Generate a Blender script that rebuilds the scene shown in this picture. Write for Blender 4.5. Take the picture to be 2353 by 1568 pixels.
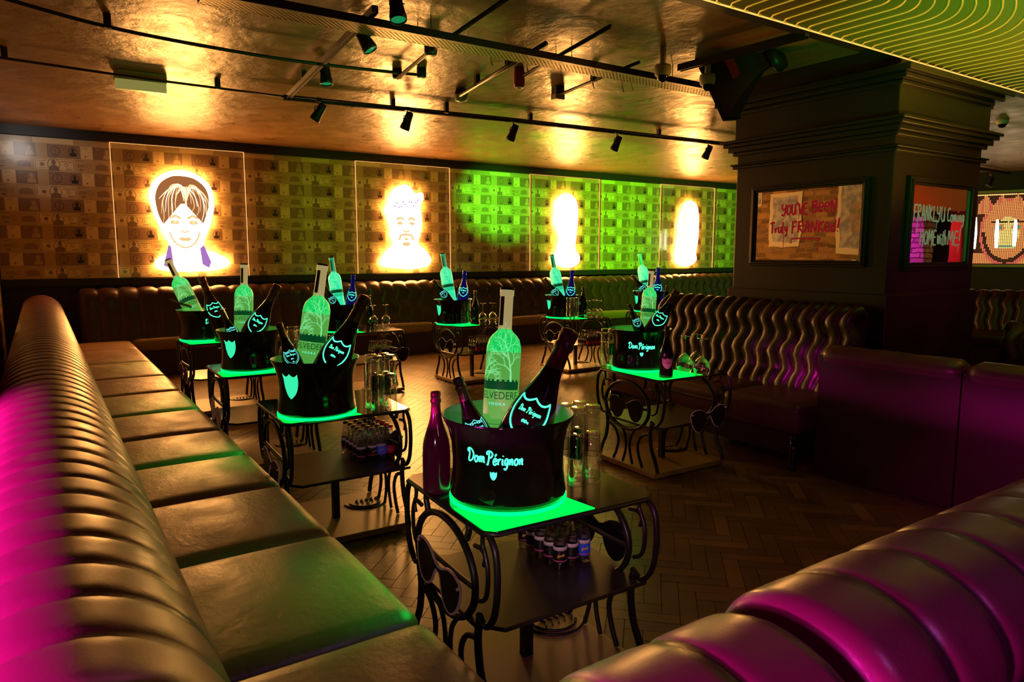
import bpy, math, random
from mathutils import Vector, Matrix, Euler
random.seed(7)
for o in list(bpy.data.objects): bpy.data.objects.remove(o)
SC = bpy.context.scene
COL = SC.collection
PI = math.pi
# ------------------------------------------------------------------ camera
FPX, CX, CY, HC = 1615.0, 1176.5, 784.0, 1.5
YAW, PITCH = math.radians(33.8), math.atan(202/1615.0)
cd = bpy.data.cameras.new('camera'); cam = bpy.data.objects.new('camera', cd); COL.objects.link(cam)
cd.sensor_width = 36; cd.lens = 36*FPX/2353; cd.clip_start = 0.02; cd.clip_end = 100
cam.location = (0, 0, HC); cam.rotation_euler = (PI/2-PITCH, 0, -YAW)
SC.camera = cam
FW = Vector((math.sin(YAW)*math.cos(PITCH), math.cos(YAW)*math.cos(PITCH), -math.sin(PITCH)))
RT = Vector((math.cos(YAW), -math.sin(YAW), 0)); UP = RT.cross(FW); C0 = Vector((0, 0, HC))
def ray(x, y): return FW*FPX + RT*(x-CX) + UP*(CY-y)
def at_z(x, y, z): d = ray(x, y); return C0 + d*((z-HC)/d.z)
def at_x(x, y, X): d = ray(x, y); return C0 + d*(X/d.x)
def at_y(x, y, Y): d = ray(x, y); return C0 + d*(Y/d.y)
def at_q(x, y, q): return C0 + ray(x, y)*(q/FPX)
def depth(p): return (Vector(p)-C0).dot(FW)
# ------------------------------------------------------------------ world, exposure
SC.view_settings.view_transform = 'Standard'; SC.view_settings.look = 'None'
SC.view_settings.exposure = 0.0; SC.view_settings.gamma = 1.0; SC.view_settings.use_curve_mapping = False
w = bpy.data.worlds.new('world'); SC.world = w; w.use_nodes = True
w.node_tree.nodes['Background'].inputs[0].default_value = (0.30, 0.20, 0.12, 1)
w.node_tree.nodes['Background'].inputs[1].default_value = 0.006
PORTRAIT_E = 54.0
# ------------------------------------------------------------------ lamps of the room and added fills
def area(name, loc, target, sx, sy, col, power, spread=180):
    l = bpy.data.lights.new(name, 'AREA'); l.shape = 'RECTANGLE'; l.size = sx; l.size_y = sy
    l.color = col; l.energy = power; l.spread = math.radians(spread)
    o = bpy.data.objects.new(name, l); COL.objects.link(o); o.location = loc
    o.rotation_euler = (Vector(target)-Vector(loc)).to_track_quat('-Z', 'Y').to_euler(); return o
def spot(name, loc, target, col, power, ang=40, blend=.5, rad=.03):
    l = bpy.data.lights.new(name, 'SPOT'); l.color = col; l.energy = power; l.spot_size = math.radians(ang)
    l.spot_blend = blend; l.shadow_soft_size = rad
    o = bpy.data.objects.new(name, l); COL.objects.link(o); o.location = loc
    o.rotation_euler = (Vector(target)-Vector(loc)).to_track_quat('-Z', 'Y').to_euler(); return o
area('neon_pink_lamp', (-1.5, 1.4, 1.17), (-.3, 1.55, .70), 2.6, .12, (1, .01, .50), 430, 36)
area('neon_pink_lamp_near', (-.75, .35, 1.25), (.35, .55, .80), .3, .3, (1, .02, .45), 4, 60)
spot('violet_spot_lamp', (1.7, -.7, 2.3), (1.45, .52, .95), (.55, .15, .75), 18, 58, .9, .1)
spot('magenta_spot_lamp', (-.6, -1.0, 2.2), (.85, .45, .95), (1, .02, .40), 16, 24, .9, .05)
spot('rose_spot_lamp', (3.4, -2.4, 1.7), (4.9, 3.2, .75), (1, .03, .30), 12, 13, .9, .1)
spot('rose_shelf_fill', (-.35, .25, 1.22), (1.36, 1.98, .50), (1, .58, .62), 60, 30, .9, .04)  # added fill, brightens the shelf bottles and glasses of the frontmost table
spot('rose_shelf_fill_far', (-.3, .6, 1.5), (1.4, 3.4, .55), (1, .45, .60), 40, 14, .9, .04)  # same added fill for the second left table
spot('green_spot_lamp', (4.0, 6.42, 2.62), (10.6, 10, 1.75), (.16, 1, .01), 4600, 46, .9)
spot('green_spot_lamp_second', (2.98, 6.48, 2.62), (6.45, 10, 2.35), (.12, 1, .03), 3200, 18, .9)
spot('green_spot_lamp_third', (2.2, 6.5, 2.62), (4.2, 10, 1.9), (.16, 1, .02), 90, 54, .9)
spot('white_spot_lamp', (-.12, 8.9, 2.80), (.12, 10, 2.72), (1, .95, .9), 9, 70, .9, .14)
area('green_ceiling_wash', (3.2, 1.0, 1.55), (5.2, 1.9, 2.9), .25, .25, (.10, 1, .12), 12, 80)
area('amber_ceiling_wash', (7.2, .9, 1.5), (5.4, 1.9, 2.9), .3, .3, (1, .45, .05), 12, 60)  # added fill to light the gold ceiling sheet
spot('green_ceiling_lamp', (2.6, 3.2, 1.6), (2.2, 4.9, 2.95), (.05, 1, .06), 40, 60, .9)
area('red_room_lamp', (9.6, -1.4, 1.9), (12, -.2, 1.9), .5, .5, (1, .05, .02), 9, 90)
area('magenta_pier_lamp', (11.3, -1.6, 1.4), (12, -.6, 1.7), .3, .3, (.9, .02, .9), 6, 90)
spot('red_floor_lamp', (7.6, -.6, 2.6), (5.6, 2.72, .95), (1, .04, .0), 55, 14, .5)
# ------------------------------------------------------------------ materials
def new_mat(name):
    m = bpy.data.materials.new(name); m.use_nodes = True; m.node_tree.nodes.clear(); return m, m.node_tree
def pbr(name, col, rough=.5, metal=0, coat=0, spec=.5, bump=None, em=None, es=0, vary=None, rvary=None, noise_scale=(1,1,1)):
    m, t = new_mat(name); N = t.nodes; L = t.links
    o = N.new('ShaderNodeOutputMaterial'); b = N.new('ShaderNodeBsdfPrincipled'); L.new(b.outputs[0], o.inputs[0])
    b.inputs['Base Color'].default_value = (*col, 1); b.inputs['Roughness'].default_value = rough
    b.inputs['Metallic'].default_value = metal; b.inputs['Coat Weight'].default_value = coat; b.inputs['Coat Roughness'].default_value = .12
    b.inputs['Specular IOR Level'].default_value = spec
    if em: b.inputs['Emission Color'].default_value = (*em, 1); b.inputs['Emission Strength'].default_value = es
    if bump or vary or rvary:
        tc = N.new('ShaderNodeTexCoord'); mp = N.new('ShaderNodeMapping'); L.new(tc.outputs['Object'], mp.inputs[0])
        mp.inputs['Scale'].default_value = noise_scale
    if bump:
        last = None
        for sc, dist, st in bump:
            n = N.new('ShaderNodeTexNoise'); n.inputs['Scale'].default_value = sc; n.inputs['Detail'].default_value = 6
            L.new(mp.outputs[0], n.inputs['Vector'])
            bp = N.new('ShaderNodeBump'); bp.inputs['Distance'].default_value = dist; bp.inputs['Strength'].default_value = st
            L.new(n.outputs[0], bp.inputs['Height'])
            if last: L.new(last.outputs[0], bp.inputs['Normal'])
            last = bp
        L.new(last.outputs[0], b.inputs['Normal'])
    if vary:
        sc, c2, lo, hi = vary
        n = N.new('ShaderNodeTexNoise'); n.inputs['Scale'].default_value = sc; n.inputs['Detail'].default_value = 5; L.new(mp.outputs[0], n.inputs['Vector'])
        r = N.new('ShaderNodeValToRGB'); r.color_ramp.elements[0].position = lo; r.color_ramp.elements[1].position = hi
        r.color_ramp.elements[0].color = (*col, 1); r.color_ramp.elements[1].color = (*c2, 1)
        L.new(n.outputs[0], r.inputs[0]); L.new(r.outputs[0], b.inputs['Base Color'])
    if rvary:
        sc, r0, r1 = rvary
        n = N.new('ShaderNodeTexNoise'); n.inputs['Scale'].default_value = sc; n.inputs['Detail'].default_value = 4; L.new(mp.outputs[0], n.inputs['Vector'])
        mr = N.new('ShaderNodeMapRange'); mr.inputs['From Min'].default_value = .3; mr.inputs['From Max'].default_value = .7
        mr.inputs['To Min'].default_value = r0; mr.inputs['To Max'].default_value = r1
        L.new(n.outputs[0], mr.inputs[0]); L.new(mr.outputs[0], b.inputs['Roughness'])
    return m
def emis(name, col, s):
    m, t = new_mat(name); o = t.nodes.new('ShaderNodeOutputMaterial'); e = t.nodes.new('ShaderNodeEmission')
    e.inputs[0].default_value = (*col, 1); e.inputs[1].default_value = s; t.links.new(e.outputs[0], o.inputs[0]); return m
def thin_glass(name, tint=(.985, .985, .985), f0=.05, rough=.02, power=.6):
    m, t = new_mat(name); N = t.nodes; L = t.links
    o = N.new('ShaderNodeOutputMaterial'); tr = N.new('ShaderNodeBsdfTransparent'); gl = N.new('ShaderNodeBsdfGlossy'); mx = N.new('ShaderNodeMixShader')
    tr.inputs[0].default_value = (*tint, 1); gl.inputs['Roughness'].default_value = rough
    lw = N.new('ShaderNodeLayerWeight'); lw.inputs[0].default_value = .35
    mr = N.new('ShaderNodeMapRange'); mr.inputs['To Min'].default_value = f0; mr.inputs['To Max'].default_value = power
    L.new(lw.outputs['Facing'], mr.inputs[0]); L.new(mr.outputs[0], mx.inputs[0])
    L.new(tr.outputs[0], mx.inputs[1]); L.new(gl.outputs[0], mx.inputs[2]); L.new(mx.outputs[0], o.inputs[0]); return m
M = {}
M['ceiling'] = pbr('ceiling_paint', (.29, .155, .058), .33, spec=.8, bump=[(2.2, .05, .35), (14, .012, .5), (70, .003, .4)], vary=(3, (.17, .09, .035), .35, .75), rvary=(5, .26, .44), noise_scale=(1, .8, 1))
M['blackwall'] = pbr('black_painted_wall', (.016, .014, .012), .5, bump=[(30, .002, .3)])
M['dark_wood'] = pbr('dark_painted_timber', (.011, .009, .008), .38, bump=[(20, .002, .3)])
M['leather'] = pbr('oxblood_leather', (.038, .013, .012), .34, spec=.6, bump=[(9, .006, .35), (160, .0008, .35)], rvary=(7, .27, .42))
M['leather_left'] = pbr('plum_brown_leather', (.15, .05, .075), .34, spec=.65, bump=[(9, .005, .3), (160, .0008, .35)], rvary=(7, .30, .44))
M['leather_seat'] = pbr('worn_seat_leather', (.24, .125, .05), .40, spec=.8, bump=[(7, .012, .45), (46, .003, .45), (180, .001, .3)], rvary=(6, .32, .50), noise_scale=(1, .8, 1))
M['leather_rear'] = pbr('aubergine_leather', (.10, .032, .055), .33, spec=.6, bump=[(8, .006, .3), (160, .0008, .3)], rvary=(7, .27, .4))
M['leather_dark'] = pbr('black_leather', (.03, .012, .014), .36, bump=[(9, .006, .3)])
M['iron'] = pbr('black_wrought_iron', (.012, .011, .010), .38, spec=.6, bump=[(60, .0015, .4)])
M['tabletop'] = pbr('black_gloss_table', (.010, .009, .008), .10, spec=.6, bump=[(8, .0015, .1)])
M['shelf'] = pbr('black_satin_steel', (.035, .028, .020), .30, spec=.6, bump=[(6, .002, .2)])
M['base_plate'] = pbr('bronze_floor_plate', (.36, .22, .10), .42, spec=.7, bump=[(5, .003, .2)])
M['bucket'] = pbr('black_gloss_plastic', (.006, .005, .005), .09, spec=.6)
M['bucket_in'] = pbr('pale_bucket_lining', (.25, .60, .50), .4)
M['glow_green'] = emis('green_light', (.0, 1, .09), 4.0)
M['table_glow'] = emis('painted_green_glow', (.0, 1, .06), 1.6)  # green glow on the tabletops, put into emission
M['glow_text'] = emis('green_lit_lettering', (.06, 1, .42), 2.6)
M['glow_teal'] = emis('teal_lit_label', (.15, .9, .75), 1.2)
M['glow_shield'] = emis('green_lit_shield', (.04, .85, .40), 1.05)
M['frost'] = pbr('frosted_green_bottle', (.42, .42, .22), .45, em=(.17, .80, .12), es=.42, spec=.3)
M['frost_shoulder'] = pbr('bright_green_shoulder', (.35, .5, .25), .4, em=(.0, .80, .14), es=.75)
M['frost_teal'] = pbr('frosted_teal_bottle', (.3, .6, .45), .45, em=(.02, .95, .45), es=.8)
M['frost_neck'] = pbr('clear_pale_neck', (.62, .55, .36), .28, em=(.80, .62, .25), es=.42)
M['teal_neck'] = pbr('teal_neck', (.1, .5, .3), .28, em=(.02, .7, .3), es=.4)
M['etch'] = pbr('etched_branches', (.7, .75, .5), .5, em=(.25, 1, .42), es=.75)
M['etch_dark'] = pbr('dark_green_print', (.02, .10, .03), .5, em=(.0, .12, .03), es=.4)
M['dkbottle'] = pbr('black_bottle_glass', (.010, .008, .006), .12, spec=.6, bump=[(14, .004, .18)])
M['foil'] = pbr('dark_foil', (.20, .12, .085), .32, metal=.8, bump=[(40, .008, .6)])
M['blueglass'] = pbr('blue_bottle_glass', (.01, .015, .28), .15, em=(.0, .01, .5), es=.12)
M['rose'] = pbr('rose_bottle_glass', (.06, .004, .02), .10, spec=.7, em=(.2, .0, .06), es=.03)
M['rosefoil'] = pbr('pink_foil', (.30, .03, .10), .35, metal=.5, bump=[(60, .004, .5)])
M['cream'] = pbr('cream_label', (.65, .5, .36), .5)
M['glass'] = thin_glass('drinking_glass')
M['glass_mix'] = thin_glass('mixer_bottle_glass', (.93, .93, .93), .10, .03, .8)
M['liquid'] = thin_glass('clear_drink', (.80, .78, .76), .04, .05, .5)
M['cola'] = pbr('cola_liquid', (.02, .004, .002), .1)
M['lab_black'] = pbr('black_paper_label', (.012, .010, .010), .4)
M['lab_white'] = pbr('white_paper_band', (.75, .70, .68), .5)
M['lab_blue'] = pbr('blue_paper_label', (.03, .07, .65), .4, em=(.02, .05, .5), es=.12)
M['lab_yellow'] = pbr('yellow_badge', (.85, .50, .03), .4)
M['lab_red'] = pbr('red_label', (.60, .02, .03), .4)
M['lab_pink'] = pbr('pink_print', (.6, .10, .25), .5)
M['cap'] = pbr('black_cap', (.03, .02, .02), .3, metal=.5)
M['cap_red'] = pbr('red_cap', (.5, .03, .02), .35)
M['lens'] = pbr('smoky_lens', (.035, .022, .022), .15, spec=.6)
M['lens_black'] = pbr('black_lens', (.008, .007, .007), .12)
M['rim_peach'] = pbr('peach_acrylic_rim', (.75, .42, .40), .3, em=(.6, .25, .25), es=.06)
M['note_cream'] = pbr('cream_note_paper', (.72, .56, .28), .30, coat=.25)
M['note_tan'] = pbr('tan_note_paper', (.48, .34, .16), .30, coat=.25)
M['note_dark'] = pbr('dark_note_print', (.24, .155, .095), .30, coat=.25)
M['note_brown'] = pbr('reddish_note_print', (.33, .20, .12), .30, coat=.25)
M['note_ink'] = pbr('note_ink', (.035, .022, .016), .30, coat=.25)
M['white_hot'] = emis('backlit_portrait_white', (1, .42, .10), PORTRAIT_E)
M['halo'] = emis('backlight_strip', (1, .50, .16), 5)
M['p_brown'] = emis('portrait_brown', (.42, .15, .05), .9)
M['p_line'] = emis('portrait_line', (1, .55, .25), 1.6)
M['p_dim'] = emis('portrait_soft_shadow', (1, .66, .30), .95)
M['p_pale'] = emis('portrait_pale', (1, .85, .6), 3)
M['p_violet'] = emis('portrait_violet', (.42, .18, .55), 1.0)
M['acrylic'] = thin_glass('clear_acrylic', (.99, .99, .99), .02, .05, .35)
M['edge_glow'] = emis('lit_acrylic_edge', (1, .42, .12), 1.3)
M['gold'] = pbr('brushed_gold_sheet', (.30, .32, .06), .5, metal=.5)
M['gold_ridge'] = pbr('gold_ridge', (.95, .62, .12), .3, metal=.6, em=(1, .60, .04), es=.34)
M['led_amber'] = emis('amber_led_edge', (1, .62, .12), 1.2)
M['galv'] = pbr('galvanised_tray', (.42, .36, .20), .4, metal=.7)
M['offwhite'] = pbr('offwhite_plastic', (.55, .50, .42), .4)
M['redplastic'] = pbr('red_plastic', (.45, .03, .02), .35)
M['blackplastic'] = pbr('black_fixture', (.02, .016, .014), .4)
M['speaker'] = pbr('grey_horn_plastic', (.07, .02, .022), .55, spec=.3)
M['lens_green'] = pbr('green_lens', (.02, .2, .08), .1, em=(.02, .6, .2), es=.35)
M['lightgreen'] = pbr('clear_diffuser', (.65, .62, .35), .3, em=(.5, .45, .12), es=.4)
M['blue_led'] = emis('blue_led', (.12, .15, 1), 14)
M['green_led'] = emis('green_led', (0, 1, .25), 3)
M['graf_red'] = pbr('red_spray_paint', (.75, .01, .06), .4, em=(.7, .0, .05), es=.10)
M['graf_grey'] = pbr('grey_green_spray_paint', (.42, .46, .30), .5, em=(.4, .45, .3), es=.25)  # emission added to brighten the dim lettering
M['paper'] = pbr('white_poster_paper', (.75, .66, .52), .6)
M['poster_blue'] = pbr('blue_poster_paint', (.22, .24, .34), .6, vary=(9, (.5, .48, .5), .4, .6))
M['poster_face'] = pbr('poster_face', (.42, .28, .18), .6, vary=(6, (.25, .2, .22), .4, .6))
M['skin_a'] = emis('pixel_peach', (1, .34, .09), 1.25)
M['pix_hot'] = emis('pixel_cream', (1, .62, .16), 1.8)
M['pix_dark'] = emis('pixel_dark', (.10, .035, .015), .5)
M['pix_pink'] = emis('pixel_pink', (1, .18, .10), 1.2)
M['pix_teal'] = emis('pixel_teal', (.15, .50, .35), 1.0)
M['tube_hot'] = emis('white_tube', (1, .85, .5), 9)
def brick_mat(name, scale, c1, c2, mort):
    m, t = new_mat(name); N = t.nodes; L = t.links
    o = N.new('ShaderNodeOutputMaterial'); b = N.new('ShaderNodeBsdfPrincipled'); L.new(b.outputs[0], o.inputs[0])
    tc = N.new('ShaderNodeTexCoord'); sx = N.new('ShaderNodeSeparateXYZ'); cb = N.new('ShaderNodeCombineXYZ'); L.new(tc.outputs['Object'], sx.inputs[0])
    L.new(sx.outputs[1], cb.inputs[0]); L.new(sx.outputs[2], cb.inputs[1])
    n = N.new('ShaderNodeTexNoise'); n.inputs['Scale'].default_value = 6; L.new(tc.outputs['Object'], n.inputs['Vector'])
    ad = N.new('ShaderNodeVectorMath'); ad.operation = 'MULTIPLY_ADD'; ad.inputs[1].default_value = (.05, .05, 0); L.new(n.outputs['Color'], ad.inputs[0]); L.new(cb.outputs[0], ad.inputs[2])
    k = N.new('ShaderNodeTexBrick'); k.inputs['Scale'].default_value = scale; k.inputs['Color1'].default_value = (*c1, 1); k.inputs['Color2'].default_value = (*c2, 1)
    k.inputs['Mortar'].default_value = (*mort, 1); k.inputs['Mortar Size'].default_value = .03; k.inputs['Mortar Smooth'].default_value = .4; k.inputs['Brick Width'].default_value = .6; k.inputs['Row Height'].default_value = .22
    L.new(ad.outputs[0], k.inputs['Vector']); L.new(k.outputs[0], b.inputs['Base Color']); b.inputs['Roughness'].default_value = .75
    bp = N.new('ShaderNodeBump'); bp.inputs['Distance'].default_value = .02; bp.inputs['Strength'].default_value = .8; bp.invert = True; L.new(k.outputs['Fac'], bp.inputs['Height'])
    b2 = N.new('ShaderNodeBump'); b2.inputs['Distance'].default_value = .02; n2 = N.new('ShaderNodeTexNoise'); n2.inputs['Scale'].default_value = 25; L.new(tc.outputs['Object'], n2.inputs['Vector'])
    L.new(n2.outputs[0], b2.inputs['Height']); L.new(bp.outputs[0], b2.inputs['Normal']); L.new(b2.outputs[0], b.inputs['Normal']); return m
M['brick'] = brick_mat('rough_brick', 2.6, (.50, .28, .10), (.13, .065, .025), (.34, .22, .1))
M['brick_pier'] = brick_mat('pier_brick', 2.6, (.5, .4, .5), (.3, .2, .3), (.1, .08, .1))
def mirror_mat():
    m, t = new_mat('old_mirror'); N = t.nodes; L = t.links
    o = N.new('ShaderNodeOutputMaterial'); b = N.new('ShaderNodeBsdfGlossy'); L.new(b.outputs[0], o.inputs[0]); b.inputs[0].default_value = (.86, .84, .78, 1); b.inputs['Roughness'].default_value = .012
    tc = N.new('ShaderNodeTexCoord'); n = N.new('ShaderNodeTexNoise'); n.inputs['Scale'].default_value = 4; n.inputs['Detail'].default_value = 1; L.new(tc.outputs['Object'], n.inputs['Vector'])
    bp = N.new('ShaderNodeBump'); bp.inputs['Distance'].default_value = .0025; bp.inputs['Strength'].default_value = .3; L.new(n.outputs[0], bp.inputs['Height']); L.new(bp.outputs[0], b.inputs['Normal']); return m
M['mirror'] = mirror_mat()
def perf_mat():
    m, t = new_mat('perforated_steel'); N = t.nodes; L = t.links
    o = N.new('ShaderNodeOutputMaterial'); b = N.new('ShaderNodeBsdfPrincipled'); b.inputs['Base Color'].default_value = (.40, .33, .16, 1); b.inputs['Metallic'].default_value = .5; b.inputs['Roughness'].default_value = .4
    tr = N.new('ShaderNodeBsdfTransparent'); mx = N.new('ShaderNodeMixShader')
    tc = N.new('ShaderNodeTexCoord'); mp = N.new('ShaderNodeMapping'); mp.inputs['Scale'].default_value = (42, 42, 0); mp.inputs['Rotation'].default_value = (0, 0, .785); L.new(tc.outputs['Object'], mp.inputs[0])
    v = N.new('ShaderNodeTexVoronoi'); v.inputs['Randomness'].default_value = 0; v.inputs['Scale'].default_value = 1; L.new(mp.outputs[0], v.inputs['Vector'])
    c = N.new('ShaderNodeMath'); c.operation = 'LESS_THAN'; c.inputs[1].default_value = .36; L.new(v.outputs['Distance'], c.inputs[0])
    L.new(c.outputs[0], mx.inputs[0]); L.new(b.outputs[0], mx.inputs[1]); L.new(tr.outputs[0], mx.inputs[2]); L.new(mx.outputs[0], o.inputs[0]); return m
M['perf'] = perf_mat()
WOODS = [pbr('parquet_%s' % n, c, .36, spec=.7, bump=[(10, .004, .5), (60, .0015, .4)], vary=(4, tuple(v*.55 for v in c), .3, .8), noise_scale=(1, 1, 1)) for n, c in
         (('umber', (.21, .105, .036)), ('walnut', (.15, .075, .028)), ('tan', (.27, .145, .05)), ('oak', (.18, .10, .04)))]
M['wood_gap'] = pbr('floor_gap', (.012, .008, .005), .6)
# ------------------------------------------------------------------ mesh builder
class MB:
    def __init__(s): s.v = []; s.f = []; s.m = []; s.sm = []
    def add(s, vs, fs, mi=0, smooth=False):
        b = len(s.v); s.v += [tuple(v) for v in vs]
        for f in fs: s.f.append([i+b for i in f]); s.m.append(mi); s.sm.append(smooth)
        return s
    def box(s, lo, hi, mi=0, T=None):
        x0, y0, z0 = lo; x1, y1, z1 = hi
        vs = [Vector(p) for p in ((x0,y0,z0),(x1,y0,z0),(x1,y1,z0),(x0,y1,z0),(x0,y0,z1),(x1,y0,z1),(x1,y1,z1),(x0,y1,z1))]
        if T: vs = [T @ v for v in vs]
        return s.add(vs, [(0,3,2,1),(4,5,6,7),(0,1,5,4),(1,2,6,5),(2,3,7,6),(3,0,4,7)], mi)
    def lathe(s, prof, n=32, T=None, mi=0, smooth=True):
        vs = []; fs = []
        for r, z in prof:
            for i in range(n):
                a = 2*PI*i/n; p = Vector((r*math.cos(a), r*math.sin(a), z)); vs.append(T @ p if T else p)
        for j in range(len(prof)-1):
            for i in range(n):
                a = j*n+i; b = j*n+(i+1) % n; fs.append((a, b, b+n, a+n))
        return s.add(vs, fs, mi, smooth)
    def tube(s, path, r, n=8, closed=False, mi=0, cap=True, flat=1.0):
        P = [Vector(p) for p in path]; m = len(P)
        R = r if isinstance(r, (list, tuple)) else [r]*m
        tang = []
        for i in range(m):
            if closed: t = P[(i+1) % m]-P[i-1]
            else: t = P[min(i+1, m-1)]-P[max(i-1, 0)]
            tang.append(t.normalized() if t.length > 1e-9 else Vector((0, 0, 1)))
        t0 = tang[0]; ref = Vector((0, 0, 1)) if abs(t0.z) < .9 else Vector((1, 0, 0))
        nn = (ref - t0*ref.dot(t0)).normalized(); vs = []; fs = []
        for i in range(m):
            t = tang[i]; nn = (nn - t*nn.dot(t))
            nn = nn.normalized() if nn.length > 1e-9 else t.orthogonal().normalized()
            bb = t.cross(nn)
            for k in range(n):
                a = 2*PI*k/n; vs.append(P[i] + nn*(math.cos(a)*R[i]) + bb*(math.sin(a)*R[i]*flat))
        for i in range(m if closed else m-1):
            for k in range(n):
                a = i*n+k; b = i*n+(k+1) % n; c = ((i+1) % m)*n+(k+1) % n; d = ((i+1) % m)*n+k; fs.append((a, b, c, d))
        if cap and not closed: fs += [tuple(range(n))[::-1], tuple(range((m-1)*n, m*n))]
        return s.add(vs, fs, mi, True)
    def prism(s, pts, z0, z1, T=None, mi=0):
        n = len(pts); vs = [Vector((x, y, z0)) for x, y in pts]+[Vector((x, y, z1)) for x, y in pts]
        if T: vs = [T @ v for v in vs]
        fs = [tuple(range(n))[::-1], tuple(range(n, 2*n))]+[(i, (i+1) % n, n+(i+1) % n, n+i) for i in range(n)]
        return s.add(vs, fs, mi)
    def grid(s, fn, nu, nv, mi=0, closed_u=False, smooth=True):
        vs = [fn(i/(nu), j/(nv)) for j in range(nv+1) for i in range(nu+1)]; W = nu+1
        return s.add(vs, [(j*W+i, j*W+i+1, (j+1)*W+i+1, (j+1)*W+i) for j in range(nv) for i in range(nu)], mi, smooth)
    def ribbon(s, pts, wd, fn, closed=False, mi=0):
        P = [Vector((p[0], p[1])) for p in pts]; m = len(P); vs = []; fs = []
        for i in range(m):
            t = (P[(i+1) % m]-P[i-1]) if closed else (P[min(i+1, m-1)]-P[max(i-1, 0)])
            if t.length < 1e-9: t = Vector((1, 0))
            t.normalize(); nrm = Vector((-t.y, t.x)); ww = wd[i] if isinstance(wd, list) else wd
            a = P[i]+nrm*ww/2; b = P[i]-nrm*ww/2; vs += [fn(a.x, a.y), fn(b.x, b.y)]
        for i in range(m if closed else m-1):
            j = (i+1) % m; fs.append((2*i, 2*i+1, 2*j+1, 2*j))
        return s.add(vs, fs, mi)
    def fan(s, pts, fn, mi=0, rings=4):
        cx = sum(p[0] for p in pts)/len(pts); cy = sum(p[1] for p in pts)/len(pts); n = len(pts)
        vs = [fn(cx, cy)]
        for k in range(1, rings+1):
            for x, y in pts: vs.append(fn(cx+(x-cx)*k/rings, cy+(y-cy)*k/rings))
        fs = [(0, 1+i, 1+(i+1) % n) for i in range(n)]
        for k in range(rings-1):
            for i in range(n): a = 1+k*n+i; b = 1+k*n+(i+1) % n; fs.append((a, a+n, b+n, b))
        return s.add(vs, fs, mi)
    def obj(s, name, mats, parent=None, bevel=0, seg=2):
        me = bpy.data.meshes.new(name); me.from_pydata([tuple(v) for v in s.v], [], s.f)
        for m in (mats if isinstance(mats, (list, tuple)) else [mats]): me.materials.append(m)
        me.polygons.foreach_set('material_index', s.m); me.polygons.foreach_set('use_smooth', s.sm); me.update()
        o = bpy.data.objects.new(name, me); COL.objects.link(o)
        if parent: o.parent = parent
        if bevel:
            b = o.modifiers.new('bevel', 'BEVEL'); b.width = bevel; b.segments = seg; b.limit_method = 'ANGLE'
        return o
def tag(o, label=None, cat=None, group=None, kind=None):
    if label: o['label'] = label
    if cat: o['category'] = cat
    if group: o['group'] = group
    if kind: o['kind'] = kind
    return o
def empty(name, loc=(0, 0, 0), rz=0):
    o = bpy.data.objects.new(name, None); COL.objects.link(o); o.location = loc; o.rotation_euler = (0, 0, rz); o.empty_display_size = .1; return o
KIDS = {}
def copy_tree(o, parent=None):
    c = o.copy(); COL.objects.link(c); c.parent = parent
    for ch in [x for x in o.children]: copy_tree(ch, c)
    return c
USED = set()
def inst(proto, **kw):
    if proto.name in USED: o = copy_tree(proto)
    else: o = proto; USED.add(proto.name)
    return o
def struct(name, mb, mats, **k): return tag(mb.obj(name, mats, **k), kind='structure')
def smooth(pts, n=6, closed=False):
    P = [Vector(p) for p in pts]; m = len(P); out = []
    rng = range(m) if closed else range(m-1)
    for i in rng:
        p1 = P[i]; p2 = P[(i+1) % m]
        p0 = P[i-1] if (closed or i > 0) else p1; p3 = P[(i+2) % m] if (closed or i+2 < m) else p2
        for k in range(n):
            t = k/n; out.append(.5*((2*p1)+(p2-p0)*t+(2*p0-5*p1+4*p2-p3)*t*t+(3*p1-p0-3*p2+p3)*t**3))
    if not closed: out.append(P[-1])
    return out
def text_poly(txt, size, shear=0, font_w=1.0):
    cu = bpy.data.curves.new('tmp', 'FONT'); cu.body = txt; cu.size = size; cu.shear = shear; cu.align_x = 'CENTER'; cu.resolution_u = 3; cu.space_character = font_w
    o = bpy.data.objects.new('tmp', cu); COL.objects.link(o); me = o.to_mesh()
    vs = [(v.co.x, v.co.y) for v in me.vertices]; fs = [tuple(p.vertices) for p in me.polygons]
    o.to_mesh_clear(); bpy.data.objects.remove(o); bpy.data.curves.remove(cu); return vs, fs
def put_text(mb, txt, size, fn, shear=0, mi=0, sx=1, sp=1.0):
    vs, fs = text_poly(txt, size, shear, sp); mb.add([fn(x*sx, y) for x, y in vs], fs, mi)
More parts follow.
